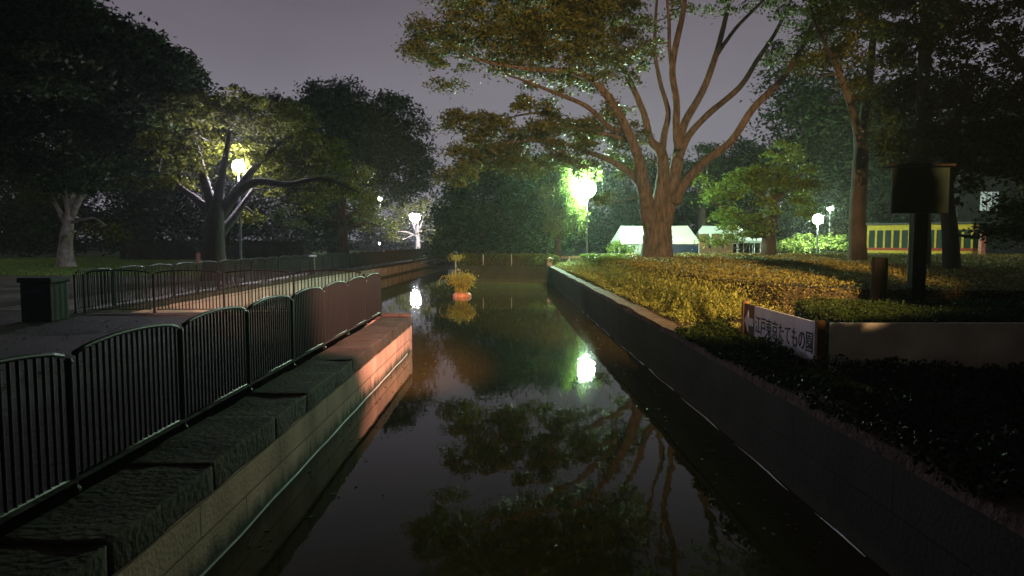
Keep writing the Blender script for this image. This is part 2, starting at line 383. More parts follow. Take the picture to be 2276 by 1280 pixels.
wall([(-10.2, 16.2), (-2.42, 16.2)], .86, 'short wall closing the widened basin beneath the cross railing', M['wall_far'], thick=.3, coping=M['coping'], side=1)
wall([(-7.5, 85), (-9.0, 48), (-10.2, 34), (-10.2, 16.21)], .86, 'long pinkish lamp lit retaining wall on the far left bank', M['wall_far'], coping=M['capstone'], side=1, cop_w=.45, cop_h=.16)
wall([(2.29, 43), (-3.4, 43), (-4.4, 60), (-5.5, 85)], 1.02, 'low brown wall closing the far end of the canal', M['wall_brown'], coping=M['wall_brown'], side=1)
# capstones of the near wall
y = 15.95; k = 0
while y > 0.5:
    L = random.uniform(.95, 1.7)
    me = rough_block(-3.06, -2.38, y - L - .02, y + .01, .60, .82 + random.uniform(-.01, .02), amp=.015, seed=k)
    o = link('capstone', me, M['capstone'], nearw); o.location = Vector((0, 0, 0)) - nearw.location
    y -= L; k += 1
# thin pale strips drawing the bright line along each waterline
mb = MB(); mb.tube([(-2.405 + .006 * math.sin(i * 1.7), 1 + i * .4, .004 + .012 * mnoise.noise(Vector((i * .37, 0, 0)))) for i in range(37)], .012, n=6); tag(mb.build('waterline_strip', M['pole_pale']), 'thin pale strip lying along the waterline of the near left wall', 'waterline_strip')
mb = MB(); mb.tube([(2.915 - .0171 * i * .4 + .01 * math.sin(i * 1.3), 5.4 + i * .4, -.004 + .03 * mnoise.noise(Vector((i * .83, 5, 0)))) for i in range(50)], .009, n=6); tag(mb.build('waterline_strip', M['pole_pale']), 'thin pale strip lying along the waterline of the mossy right wall', 'waterline_strip')

# ================================================================ RAILINGS
PW = 1.6
def panel_mesh(h=1.05, wdt=PW, n=19, rise=.07):
    mb = MB(); a = .06; pts = []
    for i in range(13):
        t = i / 12; x = a + (wdt - 2 * a) * t; pts.append((x, 0, h - rise + rise * math.sin(math.pi * t) ** .6))
    mb.tube(pts, .019, n=6)
    mb.tube([(a, 0, .10), (wdt - a, 0, .10)], .014, n=6)
    for i in range(n):
        t = (i + .5) / n; x = a + (wdt - 2 * a) * t; zt = h - rise + rise * math.sin(math.pi * t) ** .6
        mb.tube([(x, 0, .10), (x, 0, zt)], .0125, n=5, cap=False)
    me = bpy.data.meshes.new('railing_panel'); me.from_pydata(mb.v, [], mb.f); me.update(); me.materials.append(M['metal_dark'])
    me.polygons.foreach_set('use_smooth', [True] * len(me.polygons)); return me
def post_mesh():
    mb = MB(); mb.lathe((0, 0, 0), [(.045, 0), (.045, .02), (.028, .04), (.028, .92), (.034, .93), (.02, .96)], n=10)
    me = bpy.data.meshes.new('post'); me.from_pydata(mb.v, [], mb.f); me.update(); me.materials.append(M['metal_dark']); return me
PM, PO = panel_mesh(), post_mesh()
def railing(a, b, n, z, label):
    a = Vector(a); b = Vector(b); d = b - a; ang = math.atan2(d.y, d.x); st = d.length / n
    root = empty('railing', (a.x, a.y, z), label, 'railing', rz=ang)
    for i in range(n + 1):
        o = bpy.data.objects.new('post', PO); C.objects.link(o); o.parent = root; o.location = (i * st, 0, 0)
    for i in range(n):
        o = bpy.data.objects.new('railing_panel', PM); C.objects.link(o); o.parent = root; o.location = (i * st, 0, 0); o.scale = (st / PW, 1, 1)
    return root
railing((-3.12, 15.9), (-3.12, -.1), 10, .82, 'dark arch-topped railing running beside the near left canal wall')
railing((-3.6, 16.35), (-10.4, 16.35), 4, GL, 'dark arch-topped railing crossing behind the near one to the bin')
railing((-10.65, 16.4), (-10.65, 34), 11, GL, 'arch-topped railing along the far left bank above the pinkish wall, nearer stretch')
railing((-10.65, 34), (-9.5, 48), 9, GL, 'arch-topped railing along the far left bank, middle stretch past the pillar')
railing((-9.5, 48), (-8.0, 84), 22, GL, 'arch-topped railing along the far left bank, distant stretch nearly edge on')
def railing_low(): pass

# ================================================================ LAMPS
def lamp(px, py, Y, r, s, col, label, group='park lamps', pole=M['pole'], zb=None, cap=True, pr=.055):
    p = P(px, py, Y); g = gh(p.x) if zb is None else zb
    root = empty('street_lamp', (p.x, p.y, g), label, 'lamp', group); h = p.z - g
    mb = MB(); mb.lathe((0, 0, 0), [(pr * 2, 0), (pr * 2, .3), (pr * 1.2, .36), (pr, h * .6), (pr * .8, h - r * .95)], n=10); mb.build('pole', pole, root, smooth=True)
    bm = bmesh.new(); bmesh.ops.create_uvsphere(bm, u_segments=12, v_segments=8, radius=r)
    me = bpy.data.meshes.new('globe'); bm.to_mesh(me); bm.free(); link('globe', me, emis('lamp_glow', col, s), root, (0, 0, h), smooth=True)
    if cap:
        mb = MB(); mb.lathe((0, 0, h), [(r * .95, r * .62), (r * .8, r * .85), (r * .3, r * 1.12), (.02, r * 1.25)], n=12); mb.build('cap', pole, root, smooth=True)
    return root
GREEN = (0.62, 1.0, 0.66); COOL = (0.86, 0.84, 1.0)
lamp(1305, 420, 45, .58, 1500, GREEN, 'dazzling greenish park lamp beside hanging foliage at the far end of the canal', cap=False)
lamp(530, 368, 31.9, .27, 1150, (.84, .80, 1.0), 'bright violet white lamp on a thin dark pole beside the dark cherry trunk', cap=False)
lamp(922, 482, 101, .75, 700, COOL, 'distant white lamp above the far left bank whose light shines in the water')
lamp(1818, 487, 51.5, .36, 1500, (.8, 1, .8), 'large white lamp glowing above the green shrub on the right', cap=False)
lamp(1770, 461, 76, .38, 200, (.85, 1, .9), 'small white lamp left of the glowing shrub lamp', pr=.05)
lamp(1845, 462, 60, .24, 200, (.85, 1, .95), 'small white lamp on a thin pale pole right of the glowing shrub lamp', pole=M['pole_pale'], pr=.05)
lamp(845, 441, 60, .16, 1500, (.95, 1, .8), 'small lamp hidden among leaves above the pale trunk', pr=.04)
lamp(290, 534, 105, .22, 60, (.7, .85, 1), 'tiny bluish far lamp between the two left trunks', pr=.05)
lamp(844, 541, 110, .18, 60, (.9, .95, 1), 'tiny white far lamp low behind the far left railing', pr=.05)
lamp(738, 561, 115, .16, 12, (.9, .85, 1), 'faintest far lamp just left of the pale trunk', pr=.05)
lamp(-260, 380, 52, .3, 420, (.95, 1, .75), 'unseen lamp added beyond the left edge to brighten the lawn and the pale forked tree')  # added fill lamp out of view, brightens the lawn
lamp(2420, 380, 34, .2, 500, (1, .8, .5), 'unseen warm lamp added beyond the right edge to light the yellow shelter')  # added fill lamp out of view, lights the front of the shelter
# assumed sodium street lamps added outside the frame: one on the bridge behind the photographer, one on the right bank
def sodium(x, y, zl, tgt, power, size, blend, label, col=(1.0, .60, .22)):  # builds an assumed lamp, unseen, with a spot beam cut to size
    assumed_lamp = empty('street_lamp', (x, y, 1.0), label, 'lamp'); h = zl - 1.0
    mb = MB(); mb.lathe((0, 0, 0), [(.12, 0), (.12, .4), (.07, .5), (.05, h + .1)], n=12); mb.build('pole', M['pole'], assumed_lamp, smooth=True)
    mb = MB(); mb.box(-.3, .3, -.3, .3, h + .1, h + .3); mb.build('assumed_lamp_head', M['pole'], assumed_lamp)
    ld = bpy.data.lights.new('assumed_sodium_light', 'SPOT'); ld.energy = power; ld.color = col; ld.spot_size = R(size); ld.spot_blend = blend; ld.shadow_soft_size = .12
    lo = bpy.data.objects.new('assumed_sodium_light', ld); C.objects.link(lo); lo.parent = assumed_lamp
    d = (Vector(tgt) - Vector((x, y, zl))); f = Vector((d.x, d.y, 0)).normalized() * .42; lo.location = (f.x, f.y, h - .05)
    lo.rotation_euler = d.to_track_quat('-Z', 'Y').to_euler()
sodium(3.5, -7, 6.5, (4.6, 23, 6.6), 95000, 38, .35, 'unseen sodium street lamp assumed behind the photographer to cast orange light and leave the foreground dark')  # assumed lamp out of view, narrow beam keeps the foreground dark
sodium(3.6, 3.5, 6.0, (-3.85, 15.4, .6), 24000, 29, .7, 'unseen sodium street lamp assumed on the right bank, added to light the left walls', col=(1.0, .47, .34))  # second assumed lamp out of view, added for pinkish light on the walls

# ================================================================ TREES
def L(pts, Y, r, dY=None):
    n = len(pts); out = []
    for i, p in enumerate(pts):
        yy = p[2] if len(p) > 2 else Y + (dY or 0) * i / max(1, n - 1)
        out.append(P(p[0], p[1], yy))
    rr = [r[0] + (r[1] - r[0]) * i / (n - 1) for i in range(n)] if len(r) == 2 else r
    return out, rr
# --- the great zelkova on the right bank
g = P(1460, 566, 36)
G_limbs = [
 ([Vector((g.x, g.y, GR - .2)), P(1461, 545, 36), P(1462, 520, 36), P(1463, 495, 36)], [.98, .80, .76, .74]),
 L([(1450, 520), (1440, 470), (1432, 421), (1418, 350), (1390, 280), (1334, 194), (1276, 160), (1189, 155), (1092, 140), (1035, 122)], 36, [.44, .42, .36, .27, .22, .18, .15, .11, .07, .03], dY=-5),
 L([(1462, 505), (1468, 450), (1474, 390), (1470, 340), (1445, 310), (1431, 252), (1397, 174), (1375, 120), (1358, 48), (1345, -40)], 36, [.5, .46, .34, .30, .22, .18, .15, .12, .09, .05], dY=1),
 L([(1474, 505), (1490, 440), (1502, 375), (1512, 310), (1523, 270), (1561, 203), (1590, 126), (1615, 29), (1630, -60)], 36, [.46, .40, .34, .27, .22, .19, .17, .13, .09], dY=2.5),
 L([(1500, 450), (1520, 411), (1565, 360), (1624, 315), (1673, 242), (1736, 179), (1779, 111), (1808, 48), (1850, -20)], 36, [.34, .25, .21, .19, .18, .16, .14, .12, .06], dY=-3),
 L([(1508, 350), (1532, 300), (1576, 252), (1644, 194), (1682, 135), (1721, 77), (1750, 19), (1775, -40)], 36.4, [.26, .18, .17, .15, .13, .11, .09, .05], dY=2),
 L([(1590, 126), (1615, 90), (1644, 53), (1697, 0), (1730, -40)], 38, [.14, .11, .10, .08, .05]),
 L([(1510, 330), (1503, 290), (1503, 223), (1494, 160), (1503, 97), (1518, 29), (1525, -40)], 35.5, [.26, .20, .18, .17, .16, .14, .1], dY=-1.5),
 L([(1497, 180), (1488, 110), (1487, 50), (1480, -30)], 35, [.12, .10, .09, .05]),
 L([(1470, 350), (1476, 300), (1485, 250), (1470, 194), (1456, 121), (1457, 48), (1462, -30)], 36.5, [.24, .18, .15, .13, .11, .09, .05], dY=2),
 L([(1395, 290), (1358, 285), (1305, 237), (1237, 208), (1165, 179), (1120, 165)], 35, [.18, .14, .11, .09, .06, .03], dY=-6),
 L([(1400, 315), (1358, 300), (1286, 286), (1227, 256), (1180, 252), (1130, 262)], 35.2, [.16, .12, .10, .08, .05, .03], dY=-3),
 L([(1432, 430), (1411, 395), (1358, 358), (1295, 334), (1237, 315), (1170, 312), (1100, 322)], 36, [.26, .18, .14, .11, .09, .06, .03], dY=-4),
 L([(1420, 330), (1385, 330), (1340, 310), (1300, 300)], 36.5, [.12, .08, .05, .03], dY=3),
]
G_blobs = [BL(955, 80, 33, 45, 55, 2.2, 1.2), BL(1040, 60, 33, 75, 55, 2.5, 1.1), BL(1130, 95, 32, 90, 60, 2.5), BL(1010, 125, 32.5, 55, 28, 1.8), BL(1230, 90, 33, 110, 80, 3), BL(1340, 70, 34, 90, 85, 3), BL(1200, 10, 34, 170, 50, 4, .9),
 BL(1310, 150, 34, 75, 45, 2.5, .9), BL(1400, 120, 35, 40, 60, 2), BL(925, 125, 33, 18, 25, 1), BL(985, 185, 33, 40, 10, 1, 2.5),
 BL(1050, 262, 33.5, 75, 32, 2.2, 1.1), BL(1165, 275, 33, 90, 42, 3, 1.0), BL(1260, 300, 34, 80, 45, 3, .9), BL(1075, 330, 34, 85, 45, 2.6, 1.0), BL(1180, 345, 34.5, 90, 35, 3, .9),
 BL(1010, 400, 33, 45, 32, 2, 1.0), BL(1330, 265, 35.5, 60, 50, 2.5, .8), BL(1390, 330, 36.5, 45, 55, 2.5, .8), BL(1200, 215, 33, 60, 22, 2, .8), BL(1290, 360, 36, 50, 25, 2.2, .8), BL(1440, 110, 38, 30, 60, 2, .5),
 BL(1830, 110, 35, 35, 35, 1.6, .8), BL(1850, 40, 35, 60, 40, 2, .8), BL(1690, 15, 38, 45, 18, 1.6, .8), BL(1600, 10, 37, 50, 14, 1.6, .6), BL(1400, 30, 37, 40, 40, 2, .8), BL(1330, 440, 37, 25, 22, 1.4, .8), BL(1380, 250, 38, 30, 40, 1.6, .6), BL(1745, 100, 36, 30, 25, 1.5, 1.2), BL(1715, 125, 38, 22, 20, 1.2, 1.2), BL(1800, 25, 35, 70, 32, 2, 1.0), BL(1760, 140, 34, 28, 10, 1, 1.5), BL(1480, 20, 36, 50, 25, 2, .5),
 BL(1250, -110, 35, 260, 80, 5, .55), BL(1560, -150, 36, 240, 80, 5, .5), BL(1800, -100, 36, 160, 80, 4, .6), BL(1020, -40, 34, 110, 40, 3, .6)]
tree('huge spreading zelkova with a thick reddish trunk and many long limbs by the white tents', (g.x, g.y, GR), G_limbs, G_blobs, M['leaf'], M['bark'], clump=(.60, .24), per=115, size=.165, spacing=.98, flare=.35, skip=.04)

# --- dark cherry on the left bank with the lamp beside it
b0 = P(478, 615, 30)
tree('dark cherry tree with a stout black trunk beside the violet white lamp', (b0.x, b0.y, GL),
 [([Vector((b0.x, b0.y, GL - .2)), P(476, 560, 30), P(476, 510, 30), P(480, 478, 30), P(486, 440, 30.2), P(490, 400, 30.3)], [.62, .46, .43, .36, .24, .14]),
  L([(470, 480), (440, 445), (405, 420), (380, 390)], 30.2, [.24, .17, .12, .06], dY=.4),
  L([(476, 470), (455, 400), (440, 340), (425, 280)], 30.2, [.26, .18, .13, .06], dY=.4),
  L([(486, 470), (492, 400), (505, 330), (515, 260)], 30.2, [.24, .16, .12, .05], dY=.4),
  L([(490, 480), (528, 428), (572, 404), (640, 410), (720, 398), (800, 428)], 30.2, [.26, .20, .16, .13, .09, .04], dY=.4),
  L([(488, 520), (515, 490), (540, 455), (562, 420)], 30.2, [.26, .19, .14, .06], dY=1.2),
  L([(500, 455), (560, 380), (620, 320), (680, 290)], 30.2, [.2, .15, .1, .05], dY=1.2)],
 [BL(425, 385, 29.6, 38, 26, .6, .7), BL(575, 335, 29.8, 45, 22, .6, .6), BL(450, 320, 29.6, 40, 30, .6, .8), BL(470, 245, 30, 100, 36, 1.1, 1.2), BL(610, 262, 30, 110, 38, 1.1, 1.2), BL(390, 310, 30, 50, 40, 1, 1), BL(720, 330, 30.2, 60, 30, 1, 1), BL(660, 385, 32.9, 70, 30, 1.2, 1), BL(560, 345, 33.1, 60, 25, 1.2, 1), BL(450, 345, 33.1, 50, 22, 1.2, .9), BL(400, 320, 33.7, 70, 45, 2.0, .8), BL(490, 280, 33.7, 80, 45, 2.0, .8), BL(590, 270, 33.7, 80, 45, 2.0, .8), BL(680, 330, 33.7, 75, 45, 2.0, .8), BL(740, 385, 33.7, 65, 35, 2.0, .9), BL(620, 370, 33.7, 80, 28, 2.0, .8),
  BL(420, 240, 32.0, 70, 35, 2.0, .7), BL(530, 225, 32.0, 80, 28, 2.0, .7), BL(790, 425, 32.0, 40, 16, 1.4, 1), BL(388, 392, 30.5, 28, 14, 1.0, 1.2), BL(640, 430, 32.5, 40, 15, 1.5, .8), BL(520, 330, 34.0, 90, 25, 2.0, .7), BL(560, 480, 33.5, 12, 10, 0.6, 1.5), BL(575, 395, 35.0, 70, 30, 1.5, .5), BL(700, 440, 33.5, 35, 30, 1.5, .7)],
 M['leaf_mid'], M['bark_dark'], clump=(.62, .22), per=130, size=.15, spacing=.84, flare=.3)
# --- pale forked tree far left
a0 = P(147, 588, 45)
tree('pale forked tree at the far left standing on the lawn', (a0.x, a0.y, GL),
 [([Vector((a0.x, a0.y, GL - .2)), P(146, 550, 45), P(150, 510, 45), P(155, 475, 45), P(160, 435, 45), P(166, 400, 45)], [.62, .42, .36, .3, .2, .1]),
  L([(150, 505), (130, 465), (112, 430), (100, 395)], 45, [.2, .16, .12, .06], dY=1), L([(154, 475), (140, 420), (132, 370), (125, 320)], 45, [.2, .15, .1, .05], dY=-2),
  L([(156, 475), (164, 420), (168, 370), (180, 310)], 45, [.2, .15, .1, .05], dY=2), L([(160, 480), (185, 430), (225, 385), (265, 348), (300, 330)], 45, [.22, .18, .14, .1, .05], dY=-2),
  L([(158, 495), (185, 488), (210, 485), (235, 500)], 45, [.12, .09, .06, .04], dY=-2)],
 [BL(40, 350, 45, 80, 50, 4, .7), BL(130, 300, 45, 80, 45, 4, .7), BL(230, 310, 44, 70, 35, 4, .7), BL(290, 345, 43.5, 40, 22, 2, .8), BL(95, 425, 45, 30, 18, 2, 1), BL(225, 500, 43, 22, 16, 1, 1.4), BL(246, 515, 43, 8, 10, .6, 2), BL(330, 400, 46, 50, 40, 2, .4)],
 M['leaf_mid'], M['bark_pale'], clump=(.8, .3), per=120, size=.22, spacing=1.15, flare=.3)
# --- huge dark tree whose crown fills the upper left corner
c0 = P(-330, 640, 33)
tree('enormous dark tree filling the upper left corner of the view', (c0.x, c0.y, GL),
 [([Vector((c0.x, c0.y, GL - .2)), P(-320, 500, 33), P(-290, 350, 33)], [.9, .7, .6]), L([(-290, 360), (-120, 240), (60, 180), (260, 150)], 33, [.45, .35, .25, .1], dY=-3), L([(-290, 350), (-200, 180), (-40, 40)], 33, [.4, .3, .12], dY=2), L([(-280, 380), (-60, 330), (120, 280), (330, 260)], 33, [.4, .3, .2, .08], dY=3)],
 [BL(-60, 60, 33, 170, 140, 4, .6), BL(120, 70, 33, 110, 90, 4, .75), BL(230, 90, 33, 70, 60, 3, .95), BL(310, 110, 32, 70, 55, 3, 1.0), BL(375, 155, 32, 55, 48, 2.4, 1.1), BL(415, 185, 32, 30, 38, 2, 1.2), BL(260, 190, 34, 130, 70, 4, .8), BL(90, 210, 35, 160, 70, 4, .7), BL(180, 30, 33, 55, 45, 2.5, .9), BL(400, 240, 33, 60, 40, 3, .8), BL(-80, 280, 34, 120, 90, 4, .6), BL(400, 290, 35, 90, 55, 3, .7), BL(280, 320, 36, 140, 60, 4, .7), BL(120, 380, 38, 140, 40, 4, .5), BL(480, 240, 35, 60, 30, 3, .8), BL(150, 130, 31, 200, 90, 3, .5)],
 M['leaf_dark'], M['bark_dark'], clump=(.85, .45), per=150, size=.22, spacing=1.0, twigs=False)

def simple_tree(label, px, py, Y, r, blobs, lm, bark=M['bark_dark'], per=90, size=.34, spacing=1.95, clump=(1.3, .7), kind='tree', limbs=None, twigs=True, **kw):
    b = P(px, py, Y); g = gh(b.x); cx = sum(bb[0][0] for bb in blobs) / len(blobs); cz = sum(bb[0][2] for bb in blobs) / len(blobs)
    ll = [([Vector((b.x, b.y, g - .2)), Vector((b.x, b.y, g + (cz - g) * .35)), Vector(((b.x * 2 + cx) / 3, b.y, g + (cz - g) * .75)), Vector(((b.x + cx) / 2, b.y, cz + 1))], [r * 1.2, r, r * .75, r * .3])]
    for bb in blobs[:6]:
        s = Vector((b.x, b.y, g + (cz - g) * random.uniform(.4, .7))); e_ = Vector(bb[0]); ll.append(([s, (s + e_) / 2 + Vector((0, 0, .4)), e_], [r * .5, r * .35, r * .12]))
    if limbs: ll = limbs
    return tree(label, (b.x, b.y, g), ll, blobs, lm, bark, clump=clump, per=per, size=size, spacing=spacing, kind=kind, twigs=twigs, **kw)
simple_tree('big dome-shaped dark tree against the sky left of centre', 745, 575, 78, .8,
 [BL(740, 290, 78, 120, 90, 6, .8), BL(650, 330, 78, 75, 90, 5, .8), BL(840, 320, 78, 90, 90, 5, .8), BL(900, 375, 77, 65, 75, 5, .8), BL(735, 225, 78, 85, 50, 5, .9), BL(745, 415, 77, 125, 80, 6, .6), BL(935, 330, 78, 30, 70, 3, .8), BL(620, 250, 78, 55, 35, 4, .8), BL(880, 250, 78, 45, 40, 4, .9)], M['leaf_dark'], per=150, spacing=1.85)
simple_tree('mid sized tree with a straight pale lit trunk behind the far left railing', 764, 580, 54, .42,
 [BL(760, 430, 54, 80, 35, 3), BL(700, 465, 54, 40, 24, 2), BL(815, 465, 55, 40, 28, 2.4), BL(650, 480, 56, 45, 25, 2.5, .8), BL(840, 500, 57, 35, 25, 2, .8), BL(770, 380, 54, 60, 30, 3)], M['leaf_light'], bark=M['bark'], per=80, size=.22, spacing=1.5, clump=(.9, .4))
simple_tree('slight leaning tree with pale branches below the distant white lamp', 930, 572, 108, .35,
 [BL(895, 455, 108, 40, 35, 4), BL(955, 462, 108, 40, 30, 4), BL(880, 515, 107, 35, 25, 4), BL(975, 515, 108, 30, 22, 3)], M['leaf_mid'], bark=M['bark_pale'], per=60, size=.35)
simple_tree('broad dark tree mass directly behind the end of the canal', 1060, 590, 60, .6,
 [BL(1075, 430, 60, 90, 85, 4), BL(1010, 490, 60, 50, 60, 4), BL(1130, 500, 58, 90, 50, 4), BL(1090, 360, 60, 65, 40, 4), BL(1010, 545, 56, 60, 25, 3), BL(1090, 560, 54, 70, 18, 2), BL(1140, 400, 60, 80, 50, 3)], M['leaf_dark'], per=150, size=.3, spacing=1.55)
simple_tree('dark rounded tree between the canal end and the hanging foliage', 1195, 590, 56, .5,
 [BL(1180, 410, 56, 70, 75, 4), BL(1225, 470, 54, 50, 70, 3.5), BL(1180, 510, 55, 80, 45, 4), BL(1200, 560, 50, 60, 20, 3), BL(1250, 400, 56, 50, 60, 3)], M['leaf_dark'], per=150, size=.28, spacing=1.5)
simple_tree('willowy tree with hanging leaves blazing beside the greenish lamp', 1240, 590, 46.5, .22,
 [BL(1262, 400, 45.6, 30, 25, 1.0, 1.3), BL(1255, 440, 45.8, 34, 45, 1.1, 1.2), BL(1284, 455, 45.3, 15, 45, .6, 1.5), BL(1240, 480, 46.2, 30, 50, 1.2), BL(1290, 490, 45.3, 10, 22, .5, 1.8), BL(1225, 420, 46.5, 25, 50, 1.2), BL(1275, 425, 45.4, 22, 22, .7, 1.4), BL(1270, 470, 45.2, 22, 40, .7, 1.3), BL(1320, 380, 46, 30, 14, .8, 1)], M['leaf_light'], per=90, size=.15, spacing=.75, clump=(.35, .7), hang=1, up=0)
simple_tree('layered dark pine showing behind the right side of the great trunk', 1560, 570, 66, .4,
 [BL(1550, 330, 66, 40, 10, 2, 2), BL(1560, 365, 66, 45, 12, 2, 2), BL(1540, 400, 66, 60, 16, 3, 1.4), BL(1555, 440, 66, 60, 20, 3, 1.2), BL(1575, 340, 66, 30, 8, 2, 2)], M['leaf_dark'], per=90, size=.25, spacing=1.5, clump=(1.1, .3))
simple_tree('low dark trees rising behind the white tents', 1390, 570, 88, .6,
 [BL(1400, 400, 88, 80, 70, 5), BL(1340, 450, 88, 60, 70, 5), BL(1450, 470, 88, 80, 60, 5), BL(1340, 520, 84, 60, 40, 5), BL(1500, 420, 88, 60, 70, 5)], M['leaf_dark'], per=110)
simple_tree('dark wooded crown behind the yellow green tree', 1660, 570, 84, .6,
 [BL(1640, 370, 84, 80, 55, 5), BL(1720, 365, 84, 60, 45, 5), BL(1590, 440, 84, 60, 80, 5), BL(1690, 450, 84, 100, 80, 5), BL(1790, 330, 86, 40, 40, 4), BL(1620, 520, 80, 90, 40, 5)], M['leaf_dark'], per=120)
j0 = P(1708, 566, 41)
tree('yellow green tree with a dark upright trunk and a low branch over the tents', (j0.x, j0.y, GR),
 [([Vector((j0.x, j0.y, GR - .2)), P(1709, 530, 41), P(1712, 480, 41), P(1716, 430, 41), P(1735, 350, 41)], [.5, .42, .40, .3, .08]),
  L([(1708, 532), (1665, 500), (1625, 470), (1585, 452)], 41, [.17, .13, .10, .05], dY=-1.5), L([(1714, 460), (1680, 420), (1640, 395)], 41, [.2, .13, .05], dY=-1), L([(1718, 450), (1760, 410), (1785, 380)], 41, [.2, .12, .05], dY=-1)],
 [BL(1590, 415, 40, 45, 28, 1.8, 1), BL(1650, 385, 40, 50, 28, 2, 1), BL(1740, 345, 40.5, 35, 35, 1.6, 1.1), BL(1705, 400, 39.5, 60, 32, 2, 1), BL(1625, 470, 40, 50, 28, 1.8, .9), BL(1650, 510, 40.5, 55, 24, 2, .8), BL(1785, 400, 40.5, 32, 45, 1.6, 1), BL(1770, 455, 41.5, 30, 28, 1.6, .8), BL(1600, 530, 41, 30, 15, 1, .8), BL(1690, 460, 39.5, 35, 30, 1.4, .7)],
 M['leaf_light'], M['bark_dark'], clump=(.65, .3), per=130, size=.18, spacing=1.05, flare=.2)
simple_tree('tall dark tree closing the gap of sky on the right', 1890, 580, 68, .6,
 [BL(1880, 300, 68, 70, 70, 5), BL(1830, 370, 68, 60, 60, 5), BL(1900, 420, 68, 80, 90, 5), BL(1950, 260, 68, 60, 80, 5), BL(1800, 450, 66, 60, 50, 4), BL(1870, 500, 64, 70, 40, 4), BL(1780, 385, 68, 40, 50, 4)], M['leaf_mid'], per=150, size=.32, spacing=1.6)
l0 = P(1908, 600, 29)
tree('slender dark tree forking high up left of the tall sign board', (l0.x, l0.y, GR),
 [([Vector((l0.x, l0.y, GR - .2)), P(1905, 520, 29), P(1908, 430, 29), P(1914, 340, 29), P(1912, 300, 29)], [.42, .34, .32, .30, .26]),
  L([(1912, 320), (1896, 250), (1868, 170), (1845, 120), (1815, 60), (1800, 10)], 29, [.2, .16, .12, .1, .07, .04], dY=-2), L([(1914, 320), (1922, 250), (1932, 170), (1940, 90), (1952, -10), (1960, -80)], 29, [.22, .19, .17, .15, .12, .06], dY=1.5),
  L([(1868, 170), (1845, 165), (1820, 175)], 28, [.06, .04, .02]), L([(1924, 235), (1930, 180), (1938, 130)], 29, [.09, .06, .03])],
 [BL(1850, 100, 28, 40, 22, 1.4, 1.2), BL(1890, 120, 28, 40, 25, 1.4, 1.1), BL(1870, 45, 28, 80, 35, 2, 1), BL(1965, 40, 29, 60, 50, 2, 1), BL(1800, 130, 28, 22, 8, .8, 1.6), BL(1895, 185, 28.5, 18, 10, .6, 1.2), BL(1900, -30, 29, 110, 40, 2.6, .8), BL(1905, 215, 29, 16, 8, .6, 1.2)],
 M['leaf_mid'], M['bark_dark'], clump=(.5, .2), per=120, size=.15, spacing=.8, flare=.2)
m0 = P(2050, 640, 24)
tree('tall straight dark trunk rising behind the sign board post', (m0.x, m0.y, GR),
 [([Vector((m0.x, m0.y, GR - .2)), P(2052, 500, 24), P(2048, 300, 24), P(2056, 100, 24), P(2062, -60, 24)], [.28, .24, .22, .20, .16]), L([(2056, 140), (2090, 60), (2130, 0)], 24, [.12, .08, .04])],
 [BL(2060, 30, 24, 80, 60, 2, .9), BL(2010, 90, 24.5, 45, 40, 1.4, .8), BL(2110, 90, 24, 60, 50, 1.8, .7), BL(2060, -60, 24, 110, 60, 2.4, .7), BL(1990, 180, 25, 50, 60, 1.6, .9), BL(2070, 200, 25, 60, 60, 1.6, .9)], M['leaf_dark'], M['bark_dark'], clump=(.5, .22), per=130, size=.15, spacing=.75)
n0 = P(2118, 640, 22)
tree('dark crooked tree at the right with ragged low foliage', (n0.x, n0.y, GR),
 [([Vector((n0.x, n0.y, GR - .2)), P(2112, 520, 22), P(2104, 420, 22), P(2118, 300, 22), P(2150, 180, 22)], [.30, .24, .2, .16, .08]), L([(2106, 410), (2160, 330), (2220, 270)], 22, [.12, .09, .04], dY=-1), L([(2110, 480), (2080, 420), (2070, 350)], 22, [.1, .07, .04])],
 [BL(2150, 190, 22, 80, 60, 2, .75), BL(2220, 260, 22, 70, 60, 2, .8), BL(2120, 300, 22, 60, 50, 1.8, .8), BL(2200, 350, 21.5, 80, 40, 1.8, .9), BL(2060, 330, 23, 50, 60, 1.6, .8), BL(2000, 300, 24, 40, 60, 1.6, .7), BL(2130, 420, 22, 40, 30, 1, .6), BL(2250, 500, 21, 60, 30, 1.6, 1)], M['leaf_dark'], M['bark_dark'], clump=(.5, .25), per=130, size=.15, spacing=.74)
o0 = P(2420, 700, 19)
tree('large dark tree reaching in from beyond the right edge', (o0.x, o0.y, GR),
 [([Vector((o0.x, o0.y, GR - .2)), P(2400, 400, 19), P(2390, 150, 19)], [.45, .36, .25]), L([(2395, 300), (2300, 180), (2220, 90)], 19, [.2, .14, .05])],
 [BL(2250, 60, 19, 80, 60, 1.8, .9), BL(2280, 180, 19, 60, 60, 1.6, .9), BL(2350, 300, 19, 110, 100, 2.4, .8), BL(2270, 420, 19, 50, 60, 1.4, .9), BL(2180, 0, 19.5, 90, 50, 2, .8)], M['leaf_dark'], M['bark_dark'], clump=(.45, .22), per=110, size=.13, spacing=.75, twigs=False)
